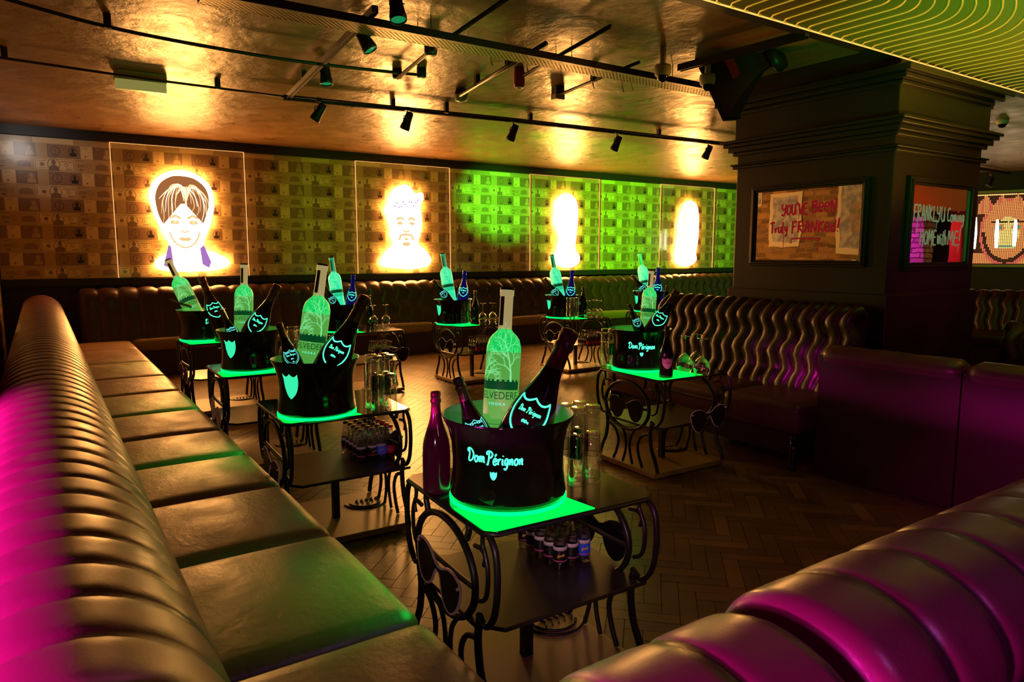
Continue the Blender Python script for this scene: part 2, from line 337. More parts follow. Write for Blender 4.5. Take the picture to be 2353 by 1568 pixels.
# ---- stroke lettering
G = {
 'D': (.8, [[(.22,.95),(.2,.5),(.1,.08),(.3,.0),(.62,.2),(.72,.6),(.5,.95),(.2,1.02),(.0,.85),(.06,.7)]]),
 'o': (.5, [[(.25,.5),(.08,.38),(.06,.15),(.2,.0),(.36,.08),(.42,.3),(.3,.48),(.2,.42)],[(.3,.45),(.5,.38)]]),
 'm': (.78, [[(.05,.48),(.1,.02)],[(.1,.2),(.2,.45),(.32,.42),(.34,.02)],[(.34,.2),(.46,.45),(.58,.42),(.6,.08),(.72,.06)]]),
 'P': (.72, [[(.3,1.0),(.28,.5),(.18,.0),(.06,.05)],[(.1,.75),(.02,.9),(.2,1.05),(.5,1.02),(.68,.82),(.55,.58),(.3,.52)]]),
 'é': (.48, [[(.08,.22),(.36,.3),(.34,.46),(.2,.5),(.06,.3),(.1,.06),(.26,.0),(.46,.14)],[(.2,.66),(.36,.86)]]),
 'r': (.42, [[(.06,.48),(.1,.02)],[(.1,.25),(.22,.46),(.38,.44)]]),
 'i': (.26, [[(.1,.48),(.1,.08),(.24,.04)],[(.12,.68),(.15,.74)]]),
 'g': (.5, [[(.38,.44),(.2,.5),(.06,.28),(.14,.04),(.32,.12),(.4,.46),(.36,-.1),(.2,-.34),(.02,-.24)],[(.38,.1),(.5,.2)]]),
 'n': (.52, [[(.06,.48),(.1,.02)],[(.1,.22),(.24,.46),(.36,.4),(.36,.08),(.5,.06)]]),
 ' ': (.3, []),
 'Y': (.6, [[(.05,1),(.1,.6),(.3,.5),(.5,.62)],[(.55,1.02),(.5,.3),(.3,-.05),(.0,.05)]]),
 'O': (.6, [[(.3,.9),(.1,.7),(.06,.3),(.25,.02),(.48,.2),(.52,.7),(.3,.92)]]),
 'U': (.6, [[(.08,1),(.06,.3),(.2,.02),(.42,.1),(.5,.98)],[(.5,.5),(.52,0)]]),
 "'": (.2, [[(.12,1.1),(.06,.85)]]),
 'V': (.55, [[(.04,1),(.25,0),(.5,1.02)]]),
 'E': (.55, [[(.5,.95),(.1,.9),(.08,.05),(.52,.0)],[(.1,.5),(.42,.52)]]),
 'e': (.5, [[(.08,.4),(.4,.5),(.36,.78),(.16,.8),(.04,.45),(.12,.08),(.42,.05)]]),
 'B': (.6, [[(.1,1),(.08,0)],[(.0,.95),(.4,1),(.48,.72),(.12,.55),(.5,.42),(.45,.05),(.05,.02)]]),
 'N': (.62, [[(.06,-.05),(.1,1),(.45,.05),(.52,1.1)]]),
 'T': (.6, [[(.0,.92),(.6,1.0)],[(.3,1.1),(.26,-.05)]]),
 'R': (.6, [[(.1,1),(.08,0)],[(.0,.95),(.42,1),(.45,.65),(.12,.5),(.55,.0)]]),
 'L': (.5, [[(.1,1),(.08,.05),(.48,.02)]]),
 'l': (.28, [[(.12,1.05),(.1,.05),(.24,.02)]]),
 'u': (.48, [[(.06,.6),(.08,.1),(.24,.02),(.36,.2),(.38,.62)],[(.38,.3),(.42,.0)]]),
 'y': (.48, [[(.06,.6),(.12,.25),(.3,.22),(.38,.62)],[(.38,.6),(.34,-.1),(.12,-.35)]]),
 'F': (.55, [[(.1,1.02),(.08,-.1)],[(.0,.98),(.52,1.02)],[(.1,.55),(.42,.58)]]),
 'A': (.6, [[(.04,-.02),(.28,1.05),(.5,-.02)],[(.08,.35),(.5,.4)]]),
 'K': (.58, [[(.1,1),(.08,0)],[(.5,.98),(.12,.48),(.54,.0)]]),
 'd': (.52, [[(.42,1.05),(.42,.02)],[(.4,.5),(.12,.48),(.06,.12),(.3,.02),(.42,.2)]]),
 '!': (.3, [[(.2,1.2),(.1,.3)],[(.08,.02),(.12,.08)]]),
 'C': (.55, [[(.5,.85),(.2,.92),(.05,.5),(.18,.06),(.5,.1)]]),
 'H': (.6, [[(.08,1),(.06,0)],[(.48,1.02),(.5,-.05)],[(.08,.5),(.5,.52)]]),
 'M': (.75, [[(.05,0),(.12,1),(.35,.35),(.58,1),(.66,-.05)]]),
 'w': (.7, [[(.04,.7),(.16,.05),(.32,.6),(.46,.05),(.62,.75)]]),
 't': (.4, [[(.2,.95),(.16,.05),(.34,.02)],[(.02,.62),(.38,.66)]]),
 'h': (.5, [[(.08,1.05),(.08,.0)],[(.08,.35),(.28,.58),(.4,.4),(.42,0)]]),
 's': (.45, [[(.36,.46),(.16,.5),(.1,.34),(.3,.22),(.3,.04),(.06,.03)]]),
}
def strokes(txt, size, slant=0.0):
    x = 0; out = []
    for ch in txt:
        wd, ss = G.get(ch, G['e'])
        for s in ss: out.append([((x+px+py*slant)*size, py*size) for px, py in s])
        x += wd+.04
    return [[(a-x*size/2, b) for a, b in s] for s in out], x*size
def write(mb, txt, size, wd, fn, slant=0, mi=0, dx=0, dy=0, width=None):
    ss, tot = strokes(txt, size, slant); k = (width/tot) if width else 1
    for s in ss:
        pts = [(p.x*k+dx, p.y+dy) for p in smooth([(a, b, 0) for a, b in s], 5)]
        mb.ribbon(pts, wd, fn, mi=mi)
def plane_fn(o, U, V, N, off=.001):
    o = Vector(o); U = Vector(U); V = Vector(V); N = Vector(N)
    return lambda u, v: o+U*u+V*v+N*off
def prof_r(prof, z):
    for (r0, z0), (r1, z1) in zip(prof, prof[1:]):
        if min(z0, z1) <= z <= max(z0, z1) and z0 != z1: return r0+(r1-r0)*(z-z0)/(z1-z0)
    return prof[-1][0]
def wrap_fn(prof, zc, ang=-PI/2, off=.0012):
    def fn(u, v):
        z = zc+v; r = prof_r(prof, z)+off; a = ang+u/max(prof_r(prof, zc), .01); return Vector((r*math.cos(a), r*math.sin(a), z))
    return fn
def shield_pts(wd, ht, n=6):
    q = [(-.5,.5)]
    for (x0, x1) in ((-.5, 0), (0, .5)):
        for k in range(1, n+1): t = k/n; q.append((x0+(x1-x0)*t, .5-.12*math.sin(PI*t)))
    side = [(.5,.5),(.5,.2),(.46,-.05),(.34,-.3),(.16,-.47),(0,-.56)]
    s = [(p.x, p.y) for p in smooth([(a, b, 0) for a, b in side], 4)]
    q += s[1:]; q += [(-x, y) for x, y in s[::-1][1:-1]]
    return [(x*wd, y*ht) for x, y in q]
# ------------------------------------------------------------------ structure
ZC = 2.95
YW = 10.0
struct('ceiling', MB().box((-3, -5, ZC), (22, YW+.3, ZC+.15)), M['ceiling'])
fl = MB().box((-3, -5, -.1), (22, YW+.3, -.004), 4)
Lb, Wb = .30, .075; cnt = 0
c45, s45 = math.cos(PI/4), math.sin(PI/4)
def fadd(u0, v0, u1, v1):
    cx, cy = (u0+u1)/2, (v0+v1)/2; x = (cx*c45-cy*s45); y = (cx*s45+cy*c45)
    if not (.5 < x < 8.2 and .9 < y < 9.6): return
    if x > 5.2 and y < 4.2: return
    g = .0015; q = []
    for u, v in ((u0+g, v0+g), (u1-g, v0+g), (u1-g, v1-g), (u0+g, v1-g)): q.append((u*c45-v*s45, u*s45+v*c45))
    fl.prism(q, -.004, random.uniform(-.0004, .0004), mi=random.choice((0, 0, 1, 2, 3, 3)))
k = int(Lb/Wb)
for i in range(-110, 190):
    for j in range(-40, 60):
        # herringbone: horizontal block at (i + j*2k...) pattern
        u = i*Wb + j*Lb*2; v = i*Wb
        fadd(u, v, u+Lb, v+Wb)
        fadd(u+Lb, v+Wb-Lb, u+Lb+Wb, v+Wb)
struct('floor', fl, WOODS+[M['wood_gap']])
struct('wall_back', MB().box((-.5, YW, 0), (14.0, YW+.2, ZC)), M['blackwall'])
struct('wall_left', MB().box((-.7, 4.9, 0), (-.38, YW, ZC)), M['brick'])
struct('wall_left_return', MB().box((-3, 4.9, 0), (-.7, 5.1, ZC)), M['blackwall'])
struct('wall_left_outer', MB().box((-3.2, -5, 0), (-3, 5.1, ZC)), M['blackwall'])
struct('wall_rear', MB().box((-3, -5.2, 0), (22, -5, ZC)), M['blackwall'])
# far right wall, turned towards the camera
az = math.radians(69); dn = Vector((math.sin(az), math.cos(az), 0)); dr = Vector((math.cos(az), -math.sin(az), 0))
FT = Matrix(((dr.x, dn.x, 0, dn.x*15.6), (dr.y, dn.y, 0, dn.y*15.6), (0, 0, 1, 0), (0, 0, 0, 1)))
struct('wall_right', MB().box((-5, 0, 0), (6, .2, ZC), T=FT), M['blackwall'])
struct('trim_1', MB().box((-.38, 9.955, 2.842), (14, YW, ZC)).box((-.38, 9.93, 1.11), (14, YW, 1.185)), M['blackwall'])
struct('trim_2', MB().box((-.38, 6.2, 0), (-.30, 6.9, 1.13)), M['dark_wood'])
# pillar
pl = MB()
PX0, PX1, PY0, PY1 = 5.1, 6.42, 2.74, 4.10
pl.box((PX0, PY0, 0), (PX1, PY1, ZC))
pl.box((PX0-.03, PY0-.03, 0), (PX1+.03, PY1+.03, 1.20))
for z0, z1, e in ((2.22,2.245,.03),(2.245,2.26,.045),(2.33,2.36,.03),(2.36,2.40,.06),(2.40,2.43,.09),(2.43,2.455,.11),(2.67,2.70,.05),(2.70,2.735,.10),(2.735,2.78,.15)):
    pl.box((PX0-e, PY0-e, z0), (PX1+e, PY1+e, z1))
pl.box((PX0-.02, PY0-.02, 2.455), (PX1+.06, PY1+.02, ZC))
struct('pillar', pl, M['dark_wood'], bevel=.006)
# lowered bulkhead above pillar and its ribbed gold ceiling sheet
YE = 2.72; ZS = 2.85
struct('trim_3', MB().box((2.2, -3, ZS+.012), (14, YE+.12, ZC)), M['blackwall'])
gs = empty('ribbed_ceiling_sheet', (5, 1, ZS)); tag(gs, 'gold ribbed metal ceiling sheet with curved ridges above the pillar', 'ceiling panel')
off = Vector((5, 1, ZS))
MB().box(tuple(Vector((2.6, -2.5, ZS))-off), tuple(Vector((13, YE, ZS+.01))-off)).obj('sheet', M['gold'], gs)
xc, yc = 3.3, 2.25; nr = 0
for i in range(54):
    x = 2.75+i*.118
    b = MB()
    hook = [(x+.07, YE-.01), (x+.035, YE-.015), (x+.005, YE-.05), (x, YE-.10)]
    if x < 6.2:
        r = x-xc; path = hook[:]
        yb = yc
        if r > .15:
            cxx = xc; 
            for k2 in range(0, 15):
                a = (PI/2)*k2/14; path.append((xc+r*math.cos(a) if k2 < 14 else xc, yb-r*math.sin(a)*.37))
            path.append((2.6, yb-r*.37))
        else: path.append((x, -.5))
    else:
        path = hook+[(x, -2.4)]
    P3 = [Vector((p[0], p[1], ZS-.002))-off for p in path]
    b.tube(P3, .0045, 5); b.obj('ridge', M['gold_ridge'], gs)
b = MB().tube([Vector((2.6, YE, ZS))-off, Vector((9.5, YE, ZS))-off], .007, 6); b.obj('led_edge', M['led_amber'], gs)
# ------------------------------------------------------------------ banknote wallpaper
Z0, Z1 = 1.197, 2.835
wp = MB(); y0 = YW-.004
wp.box((-.37, y0, Z0), (12.7, YW-.0005, Z1), 1)
def pr(x0, z0, x1, z1, mi, d): wp.add([(x0, y0-d, z0), (x1, y0-d, z0), (x1, y0-d, z1), (x0, y0-d, z1)], [(0, 1, 2, 3)], mi)
def pell(cx, cz, rx, rz, mi, d, n=16): wp.add([(cx+rx*math.cos(2*PI*k/n), y0-d, cz+rz*math.sin(2*PI*k/n)) for k in range(n)], [tuple(range(n))], mi)
def ppoly(pts, mi, d): wp.add([(x, y0-d, z) for x, z in pts], [tuple(range(len(pts)))], mi)
def bust(cx, cz, s, mi, d):
    pell(cx, cz+.030*s, .016*s, .024*s, mi, d); ppoly([(cx-.04*s, cz-.045*s), (cx+.04*s, cz-.045*s), (cx+.036*s, cz-.012*s), (cx+.012*s, cz+.006*s), (cx-.012*s, cz+.006*s), (cx-.036*s, cz-.012*s)], mi, d)
RH = (Z1-Z0)/10.4; PW = .7775
# material slots: 0 cream 1 tan 2 dark 3 brown 4 ink
for r in range(11):
    za = Z0+r*RH; zb = min(za+RH*.93, Z1-.004)
    if zb-za < .04: continue
    full = zb-za > RH*.8; h = zb-za; zm = (za+zb)/2
    x = .81-PW*2
    while x < 12.6:
        if r % 2 == 0:
            a, bb = x+.004, x+.404   # light note with an oval portrait
            a2 = max(a, -.36); b2 = min(bb, 12.69)
            if a2 < b2-.05:
                pr(a2, za, b2, zb, 0, .0004)
                if a >= -.36 and bb < 12.69 and full:
                    for q in ((a+.008, za+.008, bb-.008, za+.012), (a+.008, zb-.012, bb-.008, zb-.008), (a+.008, za+.008, a+.012, zb-.008), (bb-.012, za+.008, bb-.008, zb-.008)): pr(*q, 4, .0008)
                    pell(a+.19, zm, .062, h*.49, 4, .0008, 20); pell(a+.19, zm, .057, h*.455, 0, .0012, 20); bust(a+.19, zm-.012, 1.35, 2, .0016)
                    pell(a+.075, zm, .022, .022, 2, .0008); pell(a+.315, zm, .020, .022, 3, .0008); pell(a+.315, zm, .013, .015, 0, .0012)
                    for zz in (.78, .70): pr(a+.26, za+h*zz, a+.385, za+h*(zz+.035), 2, .0008)
                    pr(a+.03, za+h*.76, a+.115, za+h*.80, 2, .0008); pr(a+.31, za+h*.16, a+.375, za+h*.22, 2, .0008); pr(a+.03, za+h*.2, a+.11, za+h*.225, 3, .0008)
            a, bb = x+.410, x+PW-.004   # tan note with building
            a2 = max(a, -.36); b2 = min(bb, 12.69)
            if a2 < b2-.05:
                pr(a2, za, b2, zb, 1, .0004)
                if a >= -.36 and bb < 12.69 and full:
                    pr(a+.02, za+h*.55, a+.10, za+h*.62, 2, .0008); pr(a+.02, za+h*.42, a+.10, za+h*.49, 2, .0008); pell(a+.135, zm+.005, .028, .026, 3, .0008); pell(a+.135, zm+.005, .020, .018, 1, .0012); pell(a+.06, za+h*.2, .024, .012, 2, .0008)
                    ppoly([(a+.20, za+h*.22), (a+.345, za+h*.22), (a+.335, za+h*.5), (a+.345, za+h*.54), (a+.30, za+h*.74), (a+.25, za+h*.74), (a+.20, za+h*.54), (a+.21, za+h*.5)], 3, .0008)
                    for zz in (.3, .42, .58): pr(a+.21, za+h*zz, a+.335, za+h*(zz+.04), 2, .0012)
                    pr(a+.015, zb-.014, a+.09, zb-.010, 4, .0008)
        else:
            a = x+.14; bb = a+.325       # dark banded note
            a2 = max(a, -.36); b2 = min(bb, 12.69)
            if a2 < b2-.05:
                pr(a2, za, b2, zb, 2, .0004)
                if a >= -.36 and bb < 12.69 and full:
                    pr(a+.012, za+.012, bb-.012, zb-.012, 3, .0008)
                    pell(a+.08, zm, .048, h*.36, 4, .0012); pell(a+.08, zm, .043, h*.32, 3, .0016); pell(a+.255, zm, .048, h*.36, 4, .0012); pell(a+.255, zm, .043, h*.32, 2, .0016)
                    bust(a+.255, zm-.01, .9, 4, .002); pr(a+.07, za+h*.2, a+.09, za+h*.75, 2, .002)
                    for zz in (.3, .45, .6, .75): pr(a+.135, za+h*zz, a+.20, za+h*(zz+.03), 2, .0012)
            a = x+.475; bb = a+.09       # pale strip
            a2 = max(a, -.36); b2 = min(bb+.03, 12.69)
            if a2 < b2-.02:
                pr(a2, za, b2, zb, 0, .0004); 
                if a > -.3 and full: pell(a+.045, za+h*.2, .012, .012, 3, .0008); put_text(wp, '£20', .035, (lambda A: (lambda u, v: Vector((A+.045+u, y0-.0012, za+h*.78+v))))(a), mi=3)
            a = x+.60; bb = a+.205       # dark note with pale figure
            a2 = max(a, -.36); b2 = min(bb, 12.69)
            if a2 < b2-.05:
                pr(a2, za, b2, zb, 2, .0004)
                if a >= -.36 and bb < 12.69 and full:
                    pell(a+.145, zm, .04, h*.42, 3, .0008); bust(a+.145, zm-.012, 1.1, 1, .0012); ppoly([(a+.02, zb-.012), (a+.08, zb-.012), (a+.05, zb-.045)], 3, .0008)
                    for zz in (.2, .35, .5): pr(a+.015, za+h*zz, a+.085, za+h*(zz+.04), 3, .0008)
        x += PW
o = wp.obj('banknote_wallpaper', [M['note_cream'], M['note_tan'], M['note_dark'], M['note_brown'], M['note_ink']])
tag(o, 'wallpaper of rows of printed banknotes covering the long back wall', 'wallpaper')
# ------------------------------------------------------------------ backlit portraits
def mirror_pts(h): return h+[(-x, z) for x, z in h[::-1]]
def blob(pts, n=5): return [(p.x, p.y) for p in smooth([(a, b, 0) for a, b in pts], n, True)]
S1 = [(-.02,.64),(.17,.60),(.33,.46),(.37,.25),(.33,.02),(.28,-.12),(.22,-.28),(.23,-.36),(.36,-.40),(.52,-.50),(.50,-.58),(.30,-.63),(.0,-.64),(-.24,-.63),(-.36,-.58),(-.34,-.48),(-.2,-.40),(-.18,-.30),(-.26,-.12),(-.34,.08),(-.38,.30),(-.33,.48),(-.18,.60)]
S2 = [(-.03,.62),(.08,.60),(.16,.50),(.28,.52),(.30,.42),(.25,.32),(.27,.1),(.24,-.12),(.20,-.25),(.32,-.36),(.42,-.50),(.36,-.60),(.15,-.64),(-.1,-.64),(-.38,-.60),(-.42,-.50),(-.30,-.36),(-.20,-.26),(-.24,-.1),(-.28,.12),(-.34,.22),(-.26,.4),(-.16,.56)]
S3 = [(.0,.64),(.16,.58),(.24,.44),(.25,.2),(.22,-.1),(.20,-.32),(.30,-.46),(.28,-.58),(.1,-.66),(-.1,-.64),(-.28,-.56),(-.26,-.46),(-.18,-.34),(-.14,-.1),(-.22,.05),(-.25,.3),(-.2,.5),(-.1,.6)]
S4 = [(.05,.64),(.2,.58),(.28,.40),(.30,.1),(.28,-.2),(.24,-.4),(.26,-.54),(.1,-.64),(-.12,-.66),(-.30,-.56),(-.32,-.4),(-.26,-.1),(-.24,.2),(-.16,.46),(-.06,.6)]
PC = 1.555
def portrait(i, S, label, feats):
    xc_ = .81+PC*(2*i+.5); yb = YW-.05; zc = [1.905, 1.905, 1.905, 1.90][i]
    root = empty('backlit_portrait_panel', (xc_, yb, zc)); tag(root, label, 'wall portrait')
    # clear sheet with lit edges
    MB().box((-PC/2, -.004, Z0-zc), (PC/2, .004, Z1-zc-.005)).obj('acrylic_sheet', M['acrylic'], root)
    for sx in (-1, 1): MB().box((sx*PC/2-.004, -.006, Z0-zc), (sx*PC/2+.004, .006, Z1-zc-.005)).obj('lit_edge', M['edge_glow'], root)
    MB().box((-PC/2, -.006, Z1-zc-.007), (PC/2, .006, Z1-zc-.002)).obj('lit_edge', M['edge_glow'], root)
    for sx in (-1, 1):
        for sz in (Z0-zc+.04, Z1-zc-.045): MB().lathe([(.0001, -.007), (.009, -.007), (.009, .001)], 10, T=Matrix.Translation((sx*(PC/2-.04), -.004, sz)) @ Matrix.Rotation(PI/2, 4, 'X') @ Matrix.Scale(-1, 4, (0, 0, 1))).obj('screw', M['offwhite'], root)
    sil = blob(S); T = Matrix.Rotation(PI/2, 4, 'X')
    MB().prism(sil, .010, .028, T=T).obj('portrait_cutout', M['white_hot'], root)
    fm = MB(); fn = lambda u, v: Vector((u, -.0295, v)); fn2 = lambda u, v: Vector((u, -.0310, v))
    feats(fm, fn, fn2); fm.obj('portrait_print', [M['p_brown'], M['p_line'], M['p_dim'], M['p_violet'], M['p_pale']], root)
def F1(m, fn, fn2):
    hair = blob([(-.02,.57),(.15,.54),(.28,.42),(.31,.24),(.26,.06),(.22,-.02),(.19,.10),(.10,.20),(.02,.22),(-.12,.20),(-.20,.08),(-.24,-.04),(-.30,.10),(-.32,.30),(-.26,.46),(-.14,.55)])
    m.fan(hair, fn, 0, 3)
    rnd = random.Random(3)
    for k in range(26):
        t = -1+2*k/25; sg = 1 if t > 0 else -1; A = abs(t)
        p = [(.03+.02*t, .20+.10*A), (.03+.07*t, .34+.12*A), (.02+.15*t+.05*sg*A, .42+.08*A-.10*A*A), (.02+.22*t+.06*sg, .36-.10*A), (.02+.23*t+.07*sg, .22-.16*A), (.05*sg+.24*t, .12-.20*A)][:4+k % 3]
        p = [(a+rnd.uniform(-.018, .018), b+rnd.uniform(-.02, .02)) for a, b in p]
        p = [(max(-.31, min(.30, a)), min(.55, b)) for a, b in p]
        q = [(v.x, v.y) for v in smooth([(a, b, 0) for a, b in p], 6)]; n_ = len(q)
        m.ribbon(q, [.003+.008*math.sin(PI*c_/(n_-1)) for c_ in range(n_)], fn2, mi=1 if k % 4 else 4)
    for sx in (-1, 1):
        m.ribbon([(sx*.04, .035), (sx*.10, .070), (sx*.17, .040)], .034, fn, mi=2)
        m.fan([(sx*.11+.055*math.cos(a*PI/6), -.015+.028*math.sin(a*PI/6)) for a in range(12)], fn, 2, 1); m.fan([(sx*.11+.020*math.cos(a*PI/5), -.012+.020*math.sin(a*PI/5)) for a in range(10)], fn2, 1, 1)
    m.ribbon([(-.045, -.11), (-.02, -.135), (.0, -.14), (.025, -.135), (.045, -.11)], .020, fn, mi=2)
    m.fan([(-.085, -.222), (-.04, -.200), (.0, -.208), (.04, -.200), (.085, -.222), (.04, -.252), (-.04, -.252)], fn, 2, 1)
    m.ribbon([(p.x, p.y) for p in smooth([(-.18, -.14, 0), (-.12, -.27, 0), (0, -.335, 0), (.12, -.27, 0), (.18, -.14, 0)], 5)], .022, fn, mi=2)
    m.fan([(-.27, -.56), (-.20, -.60), (-.15, -.58), (-.17, -.32), (-.20, -.30)], fn, 3, 1); m.fan([(.22, -.30), (.17, -.34), (.19, -.55), (.27, -.60), (.30, -.52)], fn, 3, 1)
def F2(m, fn, fn2):
    band = blob([(-.26,.30),(-.10,.42),(.10,.46),(.24,.44),(.25,.34),(.10,.34),(-.08,.30),(-.24,.16),(-.31,.2)])
    m.fan(band, fn, 4, 2)
    for k in range(12): m.fan([(-.18+.035*k+.014*math.cos(a*PI/3), .30+.10*math.sin(k*1.9)*.4+.010*k*.6+.012*math.sin(a*PI/3)) for a in range(6)], fn2, 3, 1)
    for sx in (-1, 1):
        m.ribbon([(sx*.035, .10), (sx*.09, .13), (sx*.16, .10)], .036, fn, mi=2); m.fan([(sx*.10+.05*math.cos(a*PI/6), .045+.026*math.sin(a*PI/6)) for a in range(12)], fn, 2, 1)
    m.ribbon([(-.055, -.06), (.0, -.085), (.055, -.06)], .028, fn, mi=2)
    m.ribbon([(-.12, -.21), (-.09, -.135), (.0, -.12), (.09, -.135), (.12, -.21)], .038, fn, mi=2); m.fan([(-.06, -.185), (0, -.17), (.06, -.185), (0, -.215)], fn, 2, 1)
    m.fan([(-.08, -.25), (0, -.235), (.08, -.25), (.04, -.30), (-.04, -.30)], fn, 2, 1)
def F3(m, fn, fn2):
    m.fan(blob([(-.2,.48),(-.05,.58),(.12,.54),(.18,.38),(.05,.30),(-.12,.30),(-.22,.34)]), fn, 4, 2); m.ribbon([(-.10, .26), (-.14, .14), (-.06, .02), (.06, .10), (.12, .22)], .014, fn, mi=2); m.ribbon([(-.10, -.02), (-.06, -.08), (.02, -.02)], .014, fn, mi=2)
def F4(m, fn, fn2):
    for k in range(9): t = k/8; m.ribbon([(p.x, p.y) for p in smooth([(.0-.02*k, .56-.03*k, 0), (-.10-.012*k, .2-.02*k, 0), (-.16-.008*k, -.2, 0), (-.24+.012*k, -.5, 0)], 5)], .020, fn, mi=4 if k % 2 else 2)
portrait(0, S1, 'backlit portrait of a curly-haired person with high collar, leftmost on banknote wall', F1)
portrait(1, S2, 'backlit portrait of a moustached person in knotted headscarf on banknote wall', F2)
portrait(2, S3, 'backlit portrait of a narrow figure in a cap, third along banknote wall', F3)
portrait(3, S4, 'backlit portrait of a person with long straight hair, nearest the pillar', F4)
# ------------------------------------------------------------------ banquettes
def sweep(mb, prof, L, ch, depth, mapf, nper=8, wave=0, wl=.30, jit=0, x0=0, seed=1, endround=.05, wmask=None, pw=2.6):
    """channelled upholstery: prof = list of (a,b,na,nb): position and outward normal in cross-section; length along s"""
    N = max(1, round(L/ch)); nn = N*nper; rr = random.Random(seed); js = [rr.uniform(-jit, jit) for _ in range(N+1)]
    vs = []; W = nn+1; m = len(prof); arc = [0]
    for p, q in zip(prof, prof[1:]): arc.append(arc[-1]+math.hypot(q[0]-p[0], q[1]-p[1]))
    for j, (a, b, na, nb) in enumerate(prof):
        for i in range(nn+1):
            c = i/nper; k_ = min(int(c), N-1); t = c-k_
            s = c*(L/N)
            e = 1-abs(2*t-1)**pw
            if t > .999 or t < .001: e = 0
            wv = wave*math.sin(2*PI*arc[j]/wl)*(wmask(s) if wmask else 1)*min(1, arc[j]/.12)*(1 if wave else 0)
            edge = min(s, L-s); er = 0
            if edge < endround: er = (1-math.sqrt(max(0, 1-(1-edge/endround)**2)))*endround*.9
            d = depth*e - er + (.004*math.sin(arc[j]*22+k_*1.7) if wave else 0)
            vs.append(mapf(s+wv+js[k_]*(1-abs(2*t-1)), a+na*d, b+nb*d))
    fs = [(j*W+i, j*W+i+1, (j+1)*W+i+1, (j+1)*W+i) for j in range(m-1) for i in range(nn)]
    # end caps
    fs.append([j*W for j in range(m)]); fs.append([j*W+nn for j in range(m)][::-1])
    mb.add(vs, fs, 0, True)
def with_normals(pts, closed=False):
    out = []; m = len(pts)
    for i, p in enumerate(pts):
        a = pts[max(0, i-1)]; b = pts[min(m-1, i+1)]; t = Vector((b[0]-a[0], b[1]-a[1]))
        t.normalize(); out.append((p[0], p[1], -t.y, t.x))
    return out
def prof_smooth(pts, n=4): return with_normals([(p.x, p.y) for p in smooth([(a, b, 0) for a, b in pts], n)])
def cushion_mb(x0, y0, x1, y1, z0, z1, rnd=.035, puff=.012, n=14):
    mb = MB(); cx, cy, hx, hy = (x0+x1)/2, (y0+y1)/2, (x1-x0)/2, (y1-y0)/2; cz, hz = (z0+z1)/2, (z1-z0)/2
    def sq(v, h, r):   # remap param to dense corners
        return v
    import itertools
    vs = []; idx = {}; fs = []
    def P(i, j, k):
        key = (i, j, k)
        if key in idx: return idx[key]
        def co(q, N, h):
            t = -1+2*q/N; return math.copysign(abs(t)**.62, t)*h
        x, y, z = co(i, n, hx), co(j, n, hy), co(k, 6, hz)
        # round box
        ix = max(-hx+rnd, min(hx-rnd, x)); iy = max(-hy+rnd, min(hy-rnd, y)); iz = max(-hz+rnd, min(hz-rnd, z))
        d = Vector((x-ix, y-iy, z-iz))
        p = Vector((ix, iy, iz))+(d.normalized()*rnd if d.length > 1e-6 else d)
        if d.length > 1e-6 and d.length < rnd*.999 and not (abs(d.x) > 1e-6 and abs(d.y) < 1e-6 and abs(d.z) < 1e-6): pass
        p.z += puff*(1-(x/hx)**2)*(1-(y/hy)**2)*(1 if z > 0 else 0)*2
        idx[key] = len(vs); vs.append((p.x+cx, p.y+cy, p.z+cz)); return idx[key]
    for i in range(n):
        for j in range(n):
            fs.append((P(i, j, 6), P(i+1, j, 6), P(i+1, j+1, 6), P(i, j+1, 6))); fs.append((P(i, j, 0), P(i, j+1, 0), P(i+1, j+1, 0), P(i+1, j, 0)))
    for i in range(n):
        for k_ in range(6):
            fs.append((P(i, 0, k_), P(i+1, 0, k_), P(i+1, 0, k_+1), P(i, 0, k_+1))); fs.append((P(i, n, k_), P(i, n, k_+1), P(i+1, n, k_+1), P(i+1, n, k_)))
            fs.append((P(0, i, k_), P(0, i, k_+1), P(0, i+1, k_+1), P(0, i+1, k_))); fs.append((P(n, i, k_), P(n, i+1, k_), P(n, i+1, k_+1), P(n, i, k_+1)))
    mb.add(vs, fs, 0, True); return mb
# left banquette (runs in depth)
LB = empty('banquette', (0, 0, 0)); tag(LB, 'long dark leather banquette down the left side with ribbed roll-top back', 'banquette seat')
prof = prof_smooth([(.215,.40),(.215,.52),(.213,.66),(.205,.78),(.185,.87),(.15,.945),(.09,1.0),(.01,1.03),(-.08,1.02),(-.148,.975),(-.175,.90),(-.165,.80),(-.14,.62),(-.14,.30)], 3)
prof = [(a, b, -na, -nb) for a, b, na, nb in prof] if prof[10][3] < 0 and prof[10][1] > .9 else prof
def fixn(prof, cx, cz):
    return [(a, b, na, nb) if (a-cx)*na+(b-cz)*nb > 0 else (a, b, -na, -nb) for a, b, na, nb in prof]
prof = fixn(prof, .03, .7)
mb = MB(); sweep(mb, prof, 8.74, .124, .008, lambda s, a, b: Vector((a, .72+s, b)), nper=12, jit=.008, pw=5)
mb.obj('ribbed_backrest', M['leather_left'], LB)
ys = [1.05, 1.72, 2.46, 3.12, 4.02, 4.85, 5.75, 6.65, 7.55, 8.45, 9.35]
ys = [.78, 1.24, 1.72, 2.46, 3.12, 3.85, 4.6, 5.35, 6.15, 7.0, 7.9, 8.85]
ys = [.80, 1.72, 2.46, 3.12, 3.72, 4.32, 5.0, 5.75, 6.55, 7.5, 8.6, 9.4]
for a, b in zip(ys, ys[1:]): cushion_mb(.18, a+.003, .85, b-.003, .32, .475, .05, .008).obj('seat_cushion', M['leather_seat'], LB)
MB().box((-.12, .8, .0), (.80, 9.4, .34)).obj('plinth', M['leather_dark'], LB)
